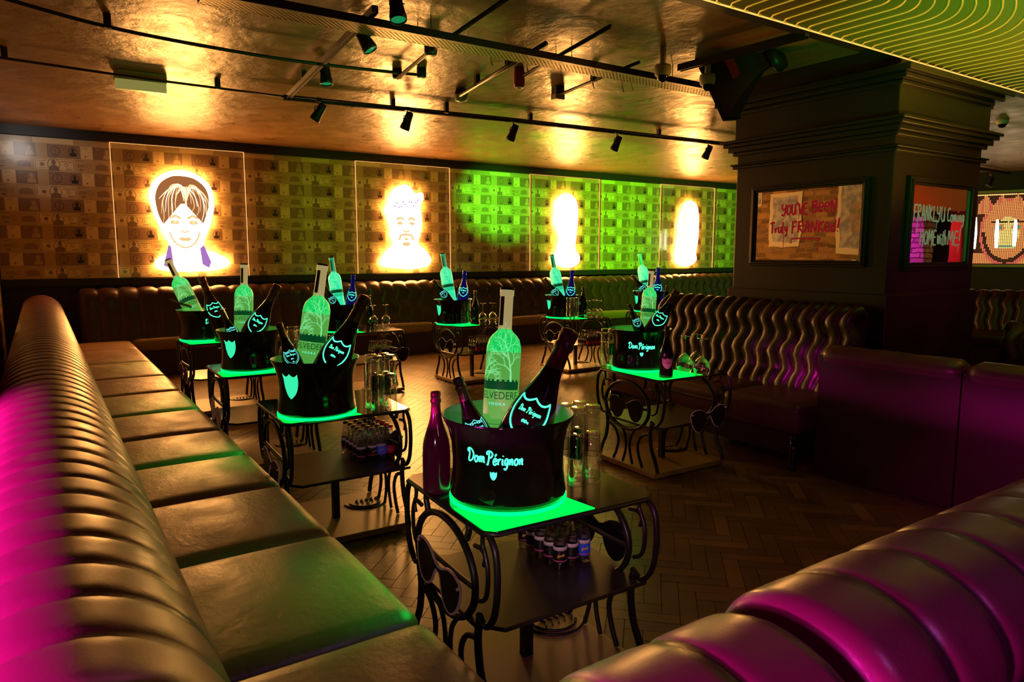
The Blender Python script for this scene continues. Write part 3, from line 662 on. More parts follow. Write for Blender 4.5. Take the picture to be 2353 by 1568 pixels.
# back banquette
BB = empty('banquette', (0, 9.5, 0)); tag(BB, 'long buttoned leather banquette along the banknote wall', 'banquette seat')
bp_ = fixn(prof_smooth([(9.46,.42),(9.50,.55),(9.55,.70),(9.59,.84),(9.60,.94),(9.63,1.02),(9.70,1.065),(9.79,1.06),(9.86,1.0),(9.88,.8)], 3), 9.72, .7)
mb = MB(); sweep(mb, bp_, 12.2, .21, .022, lambda s, a, b: Vector((.35+s, a-9.5, b)), nper=10, wave=.030, wl=.24, wmask=lambda s: min(1, max(0, (s-3.2)/.8)))
mb.obj('buttoned_backrest', M['leather'], BB)
xs = [.86+i*1.34 for i in range(10)]
for a, b in zip(xs, xs[1:]): cushion_mb(a+.003, -.10, b-.003, .10+.05, .32, .475, .05, .006).obj('seat_cushion', M['leather_seat'], BB)
MB().box((.86, -.06, 0), (12.9, .38, .34)).obj('plinth', M['leather_dark'], BB)
# rear banquette in front of the camera (its back faces us)
RB = empty('banquette', (2, .7, 0)); tag(RB, 'purple leather banquette with padded back top across the lower right', 'banquette seat')
def rbprof(dz=0):
    return fixn(prof_smooth([(.76,.45+dz),(.73,.70+dz),(.705,.85+dz),(.68,.935+dz),(.635,.985+dz),(.555,1.01+dz),(.47,.995+dz),(.415,.95+dz),(.395,.90+dz),(.405,.855+dz),(.44,.83+dz),(.48,.825+dz)], 3), .55, .82+dz)
mb = MB(); sweep(mb, rbprof(-.012), .62, .155, .007, lambda s, a, b: Vector((.195+s-2, a-.7, b)), nper=16, endround=.035, pw=7)
mb.obj('back_pad', M['leather_rear'], RB)
mb = MB(); sweep(mb, rbprof(0), 3.42, .158, .007, lambda s, a, b: Vector((.833+s-2, a-.7, b)), nper=16, endround=.045, pw=7)
mb.obj('back_pad', M['leather_rear'], RB)
MB().box((.40-2, .45-.7, 0), (4.22-2, .72-.7, .84)).obj('back_panel', M['leather_dark'], RB)
for i in range(3): cushion_mb(.9+i*1.1-2, .74-.7, 1.99+i*1.1-2, 1.22-.7, .32, .47, .05, .006).obj('seat_cushion', M['leather_seat'], RB)
MB().box((.9-2, .73-.7, 0), (4.2-2, 1.18-.7, .33)).obj('plinth', M['leather_dark'], RB)
# right banquette under the pillar mirror
PB = empty('banquette', (4.6, 3.8, 0)); tag(PB, 'deep buttoned oxblood banquette below the framed mirror on the pillar', 'banquette seat')
pp = fixn(prof_smooth([(4.74,.42),(4.77,.55),(4.81,.72),(4.85,.88),(4.86,.98),(4.89,1.07),(4.95,1.105),(5.02,1.095),(5.065,1.04),(5.07,.8)], 3), 4.97, .7)
mb = MB(); sweep(mb, pp, 1.96, .115, .024, lambda s, a, b: Vector((a-4.6, 2.80+s-3.8, b)), nper=10, wave=.026, wl=.26, endround=.06)
mb.obj('buttoned_backrest', M['leather'], PB)
for y0_, y1_ in ((2.79, 3.45), (3.455, 4.1), (4.105, 4.75)): cushion_mb(4.2-4.6, y0_-3.8, 4.80-4.6, y1_-3.8, .26, .475, .05, .006).obj('seat_cushion', M['leather_rear'], PB)
MB().box((4.28-4.6, 2.83-3.8, .10), (5.05-4.6, 4.72-3.8, .27)).obj('base_panel', M['leather_dark'], PB)
for px_, py_ in ((4.25, 2.85), (4.25, 4.70), (4.98, 2.85), (4.98, 4.70)):
    MB().lathe([(.0001, 0), (.025, 0), (.030, .02), (.022, .05), (.03, .09), (.026, .13), (.026, .27), (.0001, .27)], 16, T=Matrix.Translation((px_-4.6, py_-3.8, 0))).obj('leg', M['tabletop'], PB)
# booth whose plain back panel faces us on the right
DB = empty('banquette', (4.5, 2, 0)); tag(DB, 'banquette with plain dark back panel and purple rolled top, right of the dance floor', 'banquette seat')
MB().box((4.33-4.5, 1.86-2, 0), (4.43-4.5, 2.74-2, .82)).obj('back_panel', M['leather_dark'], DB)
MB().box((4.33-4.5, .2-2, 0), (4.43-4.5, 1.85-2, .82)).obj('back_panel', M['leather_dark'], DB)
rp = fixn(prof_smooth([(4.325,.78),(4.315,.82),(4.335,.86),(4.40,.885),(4.47,.87),(4.50,.8),(4.55,.45)], 3), 4.42, .7)
for y0_, L_ in ((.2, 1.64), (1.86, .88)):
    mb = MB(); sweep(mb, rp, L_, .3, .004, lambda s, a, b: Vector((a-4.5, y0_+s-2, b)), nper=6, endround=.03); mb.obj('rolled_top', M['leather_rear'], DB)
cushion_mb(4.55-4.5, .2-2, 5.0-4.5, 2.68-2, .30, .46, .05).obj('seat_cushion', M['leather'], DB)
# more distant booths at the right edge
def far_booth(pxc, q, wid, ztop, ch, label, extra=None, matl='leather', zseat=.47):
    c = at_q(pxc, 600, q); a = math.atan2(c.x, c.y); r = empty('banquette', (c.x, c.y, 0), -a); tag(r, label, 'banquette seat')
    p = fixn(prof_smooth([(-.26, zseat-.04), (-.22, zseat+.10), (-.16, ztop-.16), (-.13, ztop-.06), (-.06, ztop), (.03, ztop), (.08, ztop-.05), (.09, ztop-.3)], 3), -.02, ztop-.3)
    mb = MB(); sweep(mb, p, wid, ch, .022, lambda s, a_, b: Vector((s-wid/2, a_, b)), nper=8, wave=.02, wl=.24); mb.obj('buttoned_backrest', M[matl], r)
    cushion_mb(-wid/2, -.75, wid/2, -.2, .3, zseat, .05).obj('seat_cushion', M['leather'], r); MB().box((-wid/2, -.7, 0), (wid/2, .06, .33)).obj('plinth', M['leather_dark'], r)
    return r
far_booth(2330, 13.6, 3.2, 1.13, .16, 'distant buttoned banquette under the glowing mosaic portrait')
far_booth(2345, 9.4, 2.4, .98, .15, 'buttoned banquette back right of the pillar behind the near booth')
bk = empty('banquette', (6.35, 1.9, 0), math.radians(-72)); tag(bk, 'dim buttoned banquette facing the near booth beyond the purple rolled top', 'banquette seat')
p = fixn(prof_smooth([(-.26, .42), (-.22, .55), (-.16, .80), (-.13, .90), (-.06, .95), (.03, .95), (.08, .9), (.09, .5)], 3), -.02, .6)
mb = MB(); sweep(mb, p, 1.5, .13, .022, lambda s, a_, b: Vector((s-.5, a_, b)), nper=8, wave=.02, wl=.24); mb.obj('buttoned_backrest', M['leather'], bk)
cushion_mb(-.5, -.7, 1.0, -.2, .3, .46, .05).obj('seat_cushion', M['leather'], bk); MB().box((-.5, -.65, 0), (1.0, .06, .33)).obj('plinth', M['leather_dark'], bk)
# small table with green edge light far right
c = at_q(2300, 679, 11.2); t_ = empty('bar_table', (c.x, c.y, 0)); tag(t_, 'far table with green lit top edge at the right of the pillar', 'table')
MB().box((-.55, -.3, c.z-.02), (.55, .3, c.z)).obj('tabletop', M['tabletop'], t_); MB().box((-.5, -.31, c.z), (.35, -.1, c.z+.012)).obj('green_light_strip', M['glow_green'], t_); MB().tube([(0, 0, 0), (0, 0, c.z-.02)], .04).obj('leg', M['iron'], t_)
# ------------------------------------------------------------------ tables
TW, TD, TH = .66, .64, .68
def side_frame(mb_add, x, parent, sgn=1):
    """wrought-iron side panel in plane x, local y -TD/2..TD/2"""
    def P(pts, n=6, closed=False): return [Vector((x, p.x, p.y)) for p in smooth([(a, b, 0) for a, b in pts], n, closed)]
    m = MB(); ring = [(.02+.225*math.cos(2*PI*k/40), .455+.165*math.sin(2*PI*k/40)) for k in range(40)]
    m.tube([(x, a, b) for a, b in ring], .0125, 8, closed=True)
    for s in (1, -1):
        f = lambda pts: [(s*a+(.0), b) for a, b in pts]
        m.tube(P(f([(.295,.665),(.335,.62),(.345,.52),(.325,.42),(.275,.365),(.225,.385)])), .011, 8)      # outer C
        m.tube(P(f([(.205,.60),(.262,.60),(.288,.54),(.275,.46),(.232,.43)])), .008, 8)                       # inner C
        m.tube(P(f([(.15,.668),(.165,.64),(.15,.60)])), .011, 8)                                              # strut to top
        m.tube(P(f([(.30,.66),(.26,.655),(.255,.62),(.272,.59),(.262,.555)]), 6), .007, 6)                      # small curl
        m.tube(P(f([(.235,.38),(.22,.30),(.235,.20),(.275,.12),(.315,.06),(.31,.045)])), [.013]*31, 8) if False else m.tube(P(f([(.235,.38),(.22,.30),(.235,.20),(.275,.12),(.30,.05)])), .0135, 8)
        m.tube(P(f([(.215,.30),(.14,.27),(.10,.20),(.115,.12),(.15,.05)])), .010, 8)                           # lower arch
        m.tube(P(f([(.075,.30),(.03,.24),(.02,.15),(.05,.05)])), .009, 8)
    m.tube(P([(-.21,.46),(-.1,.455),(0,.455),(.1,.455),(.23,.46)]), .010, 8)
    m.obj('scroll_side', M['iron'], parent)
def glasses_pts():
    h = [(0,.012),(.03,.022),(.07,.045),(.12,.052),(.165,.036),(.168,.0),(.155,-.05),(.12,-.092),(.08,-.097),(.045,-.07),(.022,-.02),(.012,-.005)]
    r = [(p.x, p.y) for p in smooth([(a, b, 0) for a, b in h], 4)]
    return r+[(-x, y) for x, y in r[::-1]]
def sunglasses(T, parent, lens, rim, rimr=.0035):
    g = empty('sunglasses_ornament'); g.parent = parent; g.matrix_local = T
    pts = glasses_pts(); m = MB()
    n = len(pts)
    q = len(pts)//2
    m.prism(pts[:q]+[(0.0, -.003), (0.0, .012)][:0], -.003, .003); m.prism(pts[q:], -.003, .003); m.box((-.013, -.004, -.003), (.013, .013, .003)); m.obj('lens_plate', lens, g)
    MB().tube([(a, b, .0) for a, b in pts], rimr, 6, closed=True).obj('rim', rim, g)
    for s in (-1, 1): MB().lathe([(.0001, .008), (.005, .008), (.006, 0)], 10, T=Matrix.Translation((s*.158, .028, .002))).obj('rivet', rim, g)
    return g
def make_table():
    r = empty('bar_table')
    m = MB(); c = .035; hx, hy = TW/2, TD/2
    oct_ = [(-hx+c, -hy), (hx-c, -hy), (hx, -hy+c), (hx, hy-c), (hx-c, hy), (-hx+c, hy), (-hx, hy-c), (-hx, -hy+c)]
    m.prism(oct_, TH-.012, TH); m.obj('tabletop', M['tabletop'], r, bevel=.002)
    MB().tube([(a, b, TH-.010) for a, b in oct_], .007, 6, closed=True).obj('top_edge_rail', M['iron'], r)
    side_frame(None, -hx+.02, r); side_frame(None, hx-.02, r)
    s = MB(); hx2, hy2 = hx-.01, hy-.03
    s.prism([(-hx2+.07, -hy2), (hx2+.02, -hy2+.02), (hx2+.03, hy2-.02), (-hx2+.05, hy2), (-hx2, hy2-.06), (-hx2, -hy2+.08)], .335, .350); s.obj('lower_shelf', M['shelf'], r, bevel=.002)
    MB().prism([(-hx-.0, -hy+.03), (hx, -hy+.03), (hx, hy), (-hx, hy)], .012, .045).obj('base_plate', M['base_plate'], r, bevel=.003)
    MB().box((-.018, -.03, .045), (.018, .006, .335)).obj('centre_post', M['iron'], r)
    p = MB()
    for k in range(5): p.tube([Vector((q.x, q.y, .048)) for q in smooth([(.16+.030*k, .10, 0), (.18+.030*k, .13, 0), (.17+.030*k, .16, 0), (.19+.03*k, .18, 0)], 4)], .005, 5, flat=.5)
    for rr_ in (.09, .12): p.tube([(.22+rr_*math.cos(a*PI/12), .14+rr_*math.sin(a*PI/12), .048) for a in range(12, 23)], .006, 5)
    p.obj('base_ornament', M['iron'], r)
    return r
TP = make_table()
TABLES = {  # centre x, y, rotation deg
 1: (1.385, 1.985, -3, 'frontmost'), 2: (1.275, 3.67, -2, 'second'), 3: (1.30, 5.20, -1, 'third'), 4: (1.40, 7.17, 2, 'corner'),
 5: (2.90, 7.22, 0, 'b1'), 6: (4.215, 7.17, 0, 'b2'), 7: (5.765, 7.13, 0, 'b3'), 8: (7.36, 7.2, 0, 'b4'), 9: (3.63, 3.50, -2, 'right')}
WHERE = {1: 'frontmost table', 2: 'second left table', 3: 'third left table', 4: 'far left corner table',
 5: 'leftmost rear table', 6: 'second rear table', 7: 'third rear table', 8: 'rightmost rear table', 9: 'pillar-side table'}
TLAB = {1: 'black iron scroll table nearest the camera with pink-rimmed sunglasses ornament', 2: 'black iron scroll table with bottles crowded on its lower shelf, behind the frontmost',
 3: 'black iron scroll table, third along the left banquette', 4: 'black iron scroll table in the far left corner by the banquettes', 5: 'black iron table, leftmost of the four before the banknote wall',
 6: 'black iron table, second of the four before the banknote wall', 7: 'black iron table, third of the four before the banknote wall', 8: 'black iron table, rightmost of the four, half hidden behind others', 9: 'black iron scroll table with outlined sunglasses beside the pillar banquette'}
TOBJ = {}
Rg = lambda rx, ry, rz: Euler((math.radians(rx), math.radians(ry), math.radians(rz))).to_matrix().to_4x4()
for k, (x, y, a, _) in TABLES.items():
    o = inst(TP); o.location = (x, y, 0); o.rotation_euler = (0, 0, math.radians(a)); tag(o, TLAB[k], 'table', 'wrought iron drinks tables'); TOBJ[k] = o
def side_T(sx, y, z, tilt):   # sunglasses standing on a side panel, outside face
    return Matrix.Translation((sx*(TW/2+.004), y, z)) @ Matrix(((0, 0, sx, 0), (-1, 0, 0, 0), (0, 1, 0, 0), (0, 0, 0, 1))) @ Rg(0, 0, tilt)
for k in TABLES:
    o = TOBJ[k]
    if k == 1: sunglasses(side_T(-1, .02, .435, -10), o, M['lens'], M['rim_peach'], .005); sunglasses(side_T(1, .0, .46, 0), o, M['lens_black'], M['iron'])
    elif k == 9:
        sunglasses(side_T(-1, .0, .46, 0), o, M['lens_black'], M['iron'])
        sunglasses(Matrix.Translation((.12, -TD/2-.012, .40)) @ Rg(90, 0, 0) @ Rg(0, 0, 4), o, M['lens'], M['rim_peach'], .003)
    elif k in (5, 6, 7, 8):
        sunglasses(side_T(-1, .0, .46, 0), o, M['lens_black'], M['rim_peach'], .0028); sunglasses(Matrix.Translation((.20, -TD/2-.01, .44)) @ Rg(90, 0, 0), o, M['lens'], M['rim_peach'], .0035)
    else: sunglasses(side_T(-1, .0, .40, -6), o, M['lens'], M['rim_peach'], .003); sunglasses(side_T(1, .0, .46, 0), o, M['lens_black'], M['iron'])
# ------------------------------------------------------------------ buckets
BP = [(.195,.012),(.196,.03),(.188,.09),(.186,.14),(.190,.195),(.203,.247),(.219,.279),(.222,.285)]
BPi = [(.216,.285),(.214,.277),(.197,.243),(.183,.20),(.179,.14),(.180,.09),(.180,.085),(.0001,.085)]
def make_bucket():
    r = empty('ice_bucket')
    MB().lathe([(.0001,.012)]+BP+[(.219,.288)], 64).obj('bucket_body', M['bucket'], r)
    MB().lathe([(.219,.288)]+BPi, 64).obj('bucket_lining', M['bucket_in'], r)
    MB().lathe([(.17,.0),(.198,.0),(.198,.012),(.17,.012)], 64).obj('base_light_ring', M['glow_green'], r)
    MB().lathe([(.0001,.0865),(.12,.0865),(.12,.0875),(.0001,.0875)], 24).obj('inner_light', M['glow_green'], r)
    m = MB(); fn = wrap_fn(BP, .165, -PI/2)
    write(m, 'Dom', .042, .0052, fn, .12, dx=-.058, width=.066); write(m, 'Pérignon', .042, .0052, fn, .12, dx=.036, dy=-.004, width=.118)
    m.obj('lettering', M['glow_text'], r)
    m = MB(); fn = wrap_fn(BP, .125, -PI/2); m.fan(shield_pts(.022, .026), fn); m.obj('small_shield', M['glow_text'], r)
    m = MB(); fn = wrap_fn(BP, .17, PI/2); m.fan(shield_pts(.088, .12), fn, rings=6); m.obj('large_shield', M['glow_shield'], r)
    return r
BKP = make_bucket()
CIRC = lambda r, n=48: [(r*math.cos(2*PI*k/n), r*math.sin(2*PI*k/n)) for k in range(n)]
BK = {1: (1.272, 1.925, 12), 2: (1.145, 3.52, 145), 3: (1.20, 5.12, 148), 4: (None, 7.17, -40), 5: (None, 7.17, 75), 6: (None, 7.15, 80), 7: (None, 7.12, 80), 8: (None, 7.2, 80), 9: (3.52, 3.62, -20)}
RIM = {1: (1160,957), 2: (718,820), 3: (573,755), 4: (461,702), 5: (777,688), 6: (1041,680), 7: (1291,670), 8: (1490,660), 9: (1490,742)}
BLAB = {1: 'black ice bucket with glowing green script on the frontmost table', 2: 'black ice bucket with large glowing shield on the second left table', 3: 'black ice bucket with glowing shield on the third left table',
 4: 'black ice bucket with partly hidden green script in the far left corner', 5: 'black ice bucket on the leftmost back-row table', 6: 'black ice bucket on the second back-row table', 7: 'black ice bucket on the third back-row table',
 8: 'black ice bucket on the rightmost back-row table, behind the pillar-side one', 9: 'black ice bucket with green script on the table by the pillar banquette'}
BPOS = {}
def clip_poly(pts, hx, hy):
    def clip(ps, f):
        out = []
        for i in range(len(ps)):
            a, b = ps[i-1], ps[i]; fa, fb = f(a), f(b)
            if fa >= 0: out.append(a) if False else None
            if (fa >= 0) != (fb >= 0): t = fa/(fa-fb); out.append((a[0]+(b[0]-a[0])*t, a[1]+(b[1]-a[1])*t))
            if fb >= 0: out.append(b)
        return out
    for f in (lambda p: hx-p[0], lambda p: hx+p[0], lambda p: hy-p[1], lambda p: hy+p[1], lambda p: (hx+hy-.03)-abs(p[0])-abs(p[1]) if p[0] < 0 and p[1] < 0 else 1): pts = clip(pts, f)
    return pts
for k, (bx, by, rot) in BK.items():
    if bx is None: bx = at_y(RIM[k][0], RIM[k][1], by).x
    o = inst(BKP); o.location = (bx, by, TH+.004); o.rotation_euler = (0, 0, math.radians(rot - 0) ); s = 1.0 if k == 1 else 1.04
    tag(o, BLAB[k], 'ice bucket', 'ice buckets on the tables'); BPOS[k] = Vector((bx, by, TH+.004))
    # azimuth so that text faces camera (-Y local towards camera) then rot
    a = math.atan2(bx, by); o.rotation_euler[2] = -a + math.radians({1: -14, 2: 180-40, 3: 180-42, 4: 38, 5: 120, 6: 120, 7: 120, 8: 120, 9: 4}[k])
    # green glow on the tabletop, painted as an emissive plate cut to shape
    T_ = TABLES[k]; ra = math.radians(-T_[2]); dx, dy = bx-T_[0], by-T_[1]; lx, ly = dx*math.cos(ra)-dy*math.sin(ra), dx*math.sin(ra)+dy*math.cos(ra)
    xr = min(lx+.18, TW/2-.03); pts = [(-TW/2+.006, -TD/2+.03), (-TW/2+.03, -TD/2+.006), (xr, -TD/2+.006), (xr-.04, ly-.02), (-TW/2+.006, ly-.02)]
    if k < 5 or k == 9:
        e_ = Vector((-TW/2-.03, -.02, TH-.02)); Rz = Matrix.Rotation(-ra, 4, 'Z'); q_ = Vector((T_[0], T_[1], 0))+(Rz @ e_); area('seat_edge_fill', tuple(q_), tuple(q_+(Rz @ Vector((-1, 0, -.55)))), .5, .02, (0, 1, .10), .55, 90)  # added lamp, puts green light on the seat front edge
    m = MB(); m.prism(pts, TH, TH+.0035); g = m.obj('table_glow_plate', M['table_glow']); g.location = (T_[0], T_[1], 0); g.rotation_euler = (0, 0, -ra)
    tag(g, 'painted green glow round the ice bucket on the %s' % WHERE[k], 'painted glow', 'painted glows under the buckets')
# ------------------------------------------------------------------ bottles
VP = [(.0001,0),(.052,0),(.0595,.006),(.060,.012),(.060,.36),(.060,.385),(.0585,.405),(.052,.428),(.041,.443),(.030,.453),(.0255,.458),(.0235,.463)]
VN = [(.0235,.463),(.0225,.50),(.0222,.575),(.0245,.58),(.0245,.600),(.022,.604),(.0001,.604)]
VL = .604
def tree(m, fn, rnd, x, y, a, L, wd, d):
    if d == 0 or L < .006: return
    pts = [(x, y)]; aa = a
    for k in range(3): aa += rnd.uniform(-.18, .18); x += math.cos(aa)*L/3; y += math.sin(aa)*L/3; pts.append((x, y))
    if any(abs(p[0]) > .088 for p in pts): return
    m.ribbon(pts, wd, fn)
    for s in (-1, 1):
        if rnd.random() < .95: tree(m, fn, rnd, x, y, aa+s*rnd.uniform(.25, .55), L*rnd.uniform(.66, .86), wd*.72, d-1)
def make_vodka(main, neck, shoulder, full=True):
    r = empty('vodka_bottle')
    body = [p for p in VP if p[1] <= .386]; sh = [p for p in VP if p[1] >= .384]
    MB().lathe(body, 40).obj('bottle_body', main, r); MB().lathe(sh, 40).obj('bottle_shoulder', shoulder, r)
    MB().lathe(VN[:3], 28).obj('bottle_neck', neck, r); MB().lathe([VN[2]]+VN[3:], 28).obj('stopper', M['frost_neck'] if full else neck, r)
    MB().lathe([(.0225,.596),(.0248,.598),(.0248,.606),(.0001,.607)], 24).obj('stopper_top', M['blackplastic'], r)
    m = MB(); fn = wrap_fn(VP, .288, -PI/2, .0006); rnd = random.Random(5)
    m.ribbon([(.045, -.01), (.043, .03), (.036, .07), (.028, .10)], [.007, .006, .0045, .0035], fn)
    for (x, y, a, L) in ((.043, .03, 2.2, .030), (.036, .07, 2.4, .026), (.028, .10, 1.9, .030), (.028, .10, 1.2, .022), (.040, .05, 1.0, .022), (.033, .085, 2.7, .026)): tree(m, fn, rnd, x, y, a, L, .0028, 6)
    for (x, y, a, L) in ((-.085, -.01, .25, .034), (-.085, .005, .4, .026), (-.085, .02, .1, .03)): tree(m, fn, rnd, x, y, a, L, .0036, 5)
    m.obj('etched_tree', M['etch'], r)
    m = MB(); fn = wrap_fn(VP, .258, -PI/2, .0010)
    m.grid(lambda u, v: fn(-.082+.164*u, v*.028), 20, 1)
    for q in range(9): m.grid((lambda c: (lambda u, v: fn(-.074+.0175*c+.009*u, .028+.006*v)))(q), 2, 1)
    m.obj('palace_print', M['etch_dark'], r)
    m = MB(); fn = wrap_fn(VP, .226, -PI/2, .0012); put_text(m, 'BELVEDERE', .036, fn, sx=.86); m.obj('name_print', M['etch_dark'], r)
    m = MB(); fn = wrap_fn(VP, .205, -PI/2, .0012); put_text(m, 'V O D K A', .013, fn); m.obj('small_print', M['glow_teal'], r)
    m = MB(); fn = wrap_fn(VP, .118, -PI/2, .0012); put_text(m, 'POLAND', .016, fn, sp=1.3)
    m.grid(lambda u, v: fn(-.05+.1*u, .022+.0015*v), 10, 1); m.obj('base_print', M['etch_dark'], r)
    fn = wrap_fn(VN, .53, -PI/2-.5, .0008); m = MB(); m.grid(lambda u, v: fn(-.009+.018*u, -.055+.10*v), 5, 3); m.obj('tax_strip', M['etch_dark'] if not full else pbr('grey_strip', (.12, .14, .10), .5), r)
    return r
VA = make_vodka(M['frost'], M['frost_neck'], M['frost_shoulder']); VB = make_vodka(M['frost_teal'], M['teal_neck'], M['frost_teal'], False)
CP = [(.0001,.0),(.042,.0),(.047,.004),(.048,.02),(.048,.06),(.048,.13),(.0468,.160),(.0430,.185),(.0365,.208),(.0285,.232),(.0215,.255),(.0178,.275)]
CN = [(.0178,.275),(.0165,.295),(.0158,.312),(.0185,.315),(.0188,.323),(.0158,.327),(.0170,.334),(.0178,.344),(.0158,.352),(.006,.355),(.0001,.355)]
CL = .355
def make_champ(glass, foil, shield, filled=False, text=True):
    r = empty('champagne_bottle')
    MB().lathe(CP, 36).obj('bottle_body', glass, r)
    # crinkled foil
    n = 36; vs = []; fs = []; rnd = random.Random(2)
    for j, (rr_, z) in enumerate(CN):
        for i in range(n): a = 2*PI*i/n; q = rr_*(1+.03*math.sin(7*a+j*1.3)+.02*math.sin(13*a-j)); vs.append((q*math.cos(a), q*math.sin(a), z))
    for j in range(len(CN)-1):
        for i in range(n): fs.append((j*n+i, j*n+(i+1) % n, (j+1)*n+(i+1) % n, (j+1)*n+i))
    MB().add(vs, fs, 0, True).obj('neck_foil', foil, r)
    zl = .105 if shield == 'cream' else .176
    fn = wrap_fn(CP, zl, -PI/2, .0012); sp = shield_pts(.074, .072)
    if shield == 'cream':
        MB().fan(sp, fn, rings=5).obj('shield_label', M['cream'], r); m = MB(); f2 = wrap_fn(CP, zl, -PI/2, .0018)
        m.ribbon([(a*.86, b*.86) for a, b in sp], .0012, f2, closed=True); write(m, 'Dom Pérignon', .008, .0012, f2, .1, width=.036); m.obj('label_print', M['foil'], r)
    else:
        gm = M['glow_text'] if shield == 'green' else M['glow_teal']
        MB().ribbon(sp, .0036 if shield == 'green' else .0026, fn, closed=True).obj('shield_outline', gm, r)
        m = MB(); write(m, 'Dom Pérignon', 0.0105, .0013, fn, .12, dy=.006, width=.046); write(m, 'Vintage' if False else 'een', .006, .0016, fn, .12, dy=-.012, width=.014)
        if shield == 'teal':
            m.ribbon([(a*.80, b*.80-.001) for a, b in sp], .0012, fn, closed=True)
            for q in range(-3, 4): m.fan([(q*.008+.003*math.cos(a*PI/3), .026+.003*math.sin(a*PI/3)-abs(q)*.001) for a in range(6)], fn, rings=1)
            m.fan([(.005*math.cos(PI/2+a*PI/5)*(1 if a % 2 == 0 else .45), -.024+.005*math.sin(PI/2+a*PI/5)*(1 if a % 2 == 0 else .45)) for a in range(10)], fn, rings=1)
        m.obj('label_lettering', gm, r)
    return r
CG = make_champ(M['dkbottle'], M['foil'], 'green'); CT = make_champ(M['dkbottle'], M['foil'], 'teal'); CB_ = make_champ(M['blueglass'], M['blueglass'], 'green'); CC = make_champ(M['dkbottle'], M['foil'], 'cream'); CR = make_champ(M['rose'], M['rosefoil'], 'cream')
def pose(o, cap, low, wpx, q, L, R, roll=0, maxlen=None):
    """stand the bottle on the line cap->low (pixels) at camera depth q; scale from its width in the photo"""
    T = at_q(cap[0], cap[1], q); A = at_q(low[0], low[1], q); s = wpx*q/FPX/(2*R); d = (T-A).normalized(); B = T-d*L*s
    f = (C0-B).normalized(); yv = -(f-d*f.dot(d)).normalized(); xv = yv.cross(d)
    Rm = Matrix((xv, yv, d)).transposed().to_4x4(); o.matrix_world = Matrix.Translation(B) @ Rm @ Matrix.Rotation(math.radians(roll), 4, 'Z') @ Matrix.Scale(s, 4); return o
def q_of(k, d=0): return depth(BPOS[k]+Vector((0, 0, .29)))+d
VD = {1: ((1166,663),(1147,990),80), 2: ((742,608),(712,830),62), 3: ((561,607),(560,752),41), 4: ((386,598),(440,706),38), 5: ((761,592),(776,687),29), 6: ((1017,583),(1033,679),27.5), 7: ((1268,586),(1283,671),26), 8: ((1469,583),(1484,660),24), 9: ((1497,622),(1487,744),33.5)}
for k, (a, b, wd) in VD.items():
    o = inst(VA if k in (1, 2, 3, 4, 9) else VB); pose(o, a, b, wd, q_of(k, .07), VL, .060, roll={1: -14, 2: -10, 3: -8, 4: 6, 9: -8}.get(k, 0))
    tag(o, '%s glowing vodka bottle etched with trees in the bucket on the %s' % ('tilted' if k != 3 else 'upright', WHERE[k]), 'bottle', 'glowing vodka bottles')
DD = {1: ((1313,757),(1206,990),118), 2: ((841,679),(768,826),78), 3: ((639,654),(590,750),53), 9: ((1556,667),(1512,742),43), 4: ((462,636),(489,705),46)}
for k, (a, b, wd) in DD.items():
    o = inst(CG); pose(o, a, b, wd, q_of(k, -.075), CL, .048, roll=-8 if k != 4 else 8); tag(o, 'large black champagne bottle with glowing shield in the bucket on the %s' % WHERE[k], 'bottle', 'large champagne bottles')
SD = {1: ((1050,866),(1089,975),70), 2: ((640,742),(670,826),46), 3: ((507,712),(530,757),32), 9: ((1446,698),(1463,742),25)}
for k, (a, b, wd) in SD.items():
    o = inst(CT); pose(o, a, b, wd, q_of(k, -.05), CL, .048, roll=6); tag(o, 'small dark champagne bottle with teal shield, left in the bucket on the %s' % WHERE[k], 'bottle', 'small champagne bottles')
BD = {5: ((812,632),(808,687)), 6: ((1068,622),(1064,679)), 7: ((1315,621),(1311,671)), 8: ((1512,615),(1511,660))}
for k, (a, b) in BD.items():
    o = inst(CB_); pose(o, a, b, 26.5, q_of(k, -.03), CL, .048); tag(o, 'blue champagne bottle with glowing shield in the bucket on the %s' % WHERE[k], 'bottle', 'blue champagne bottles')
for k, (a, b) in {5: ((745,655),(764,690)), 6: ((996,644),(1024,682)), 7: ((1251,640),(1277,674)), 8: ((1452,632),(1476,663))}.items():
    o = inst(CT); pose(o, a, b, 22, q_of(k, -.05), CL, .048); tag(o, 'small dark bottle leaning left in the bucket on the %s' % WHERE[k], 'bottle', 'small champagne bottles')
# champagne bottles standing on the tabletops
def stand(proto, px_, py_, hpx, label, roll=0, z=TH):
    o = inst(proto); p = at_z(px_, py_, z); s = hpx*depth(p)/FPX/CL*1.0; a = math.atan2(p.x, p.y)
    o.location = p; o.rotation_euler = (0, 0, -a+math.radians(roll)); o.scale = (s,)*3; return tag(o, label, 'bottle')
stand(CR, 1004, 1128, 234, 'dark rose champagne bottle with pink foil standing left of the frontmost bucket', 180, TH)
stand(CC, 1530, 868, 120, 'black champagne bottle with cream shield label standing on the pillar-side table', 10)
for k, (a, b) in {5: (850, 748), 6: (1092, 738), 7: (1339, 729), 8: (1531, 716)}.items(): stand(CC, a, b, 70 if k != 8 else 60, 'slim dark champagne bottle standing beside the bucket on the %s' % WHERE[k], 180)
# tongs in the corner bucket
m = MB(); A_, B_ = at_q(388, 688, q_of(4)-.2), at_q(440, 706, q_of(4)-.1); m.tube([A_, A_*.6+B_*.4+Vector((0, 0, -.004)), B_], [.007, .009, .016], 8); tag(m.obj('ice_scoop', M['foil']), 'metal ice scoop handle leaning out of the far left corner bucket', 'scoop')
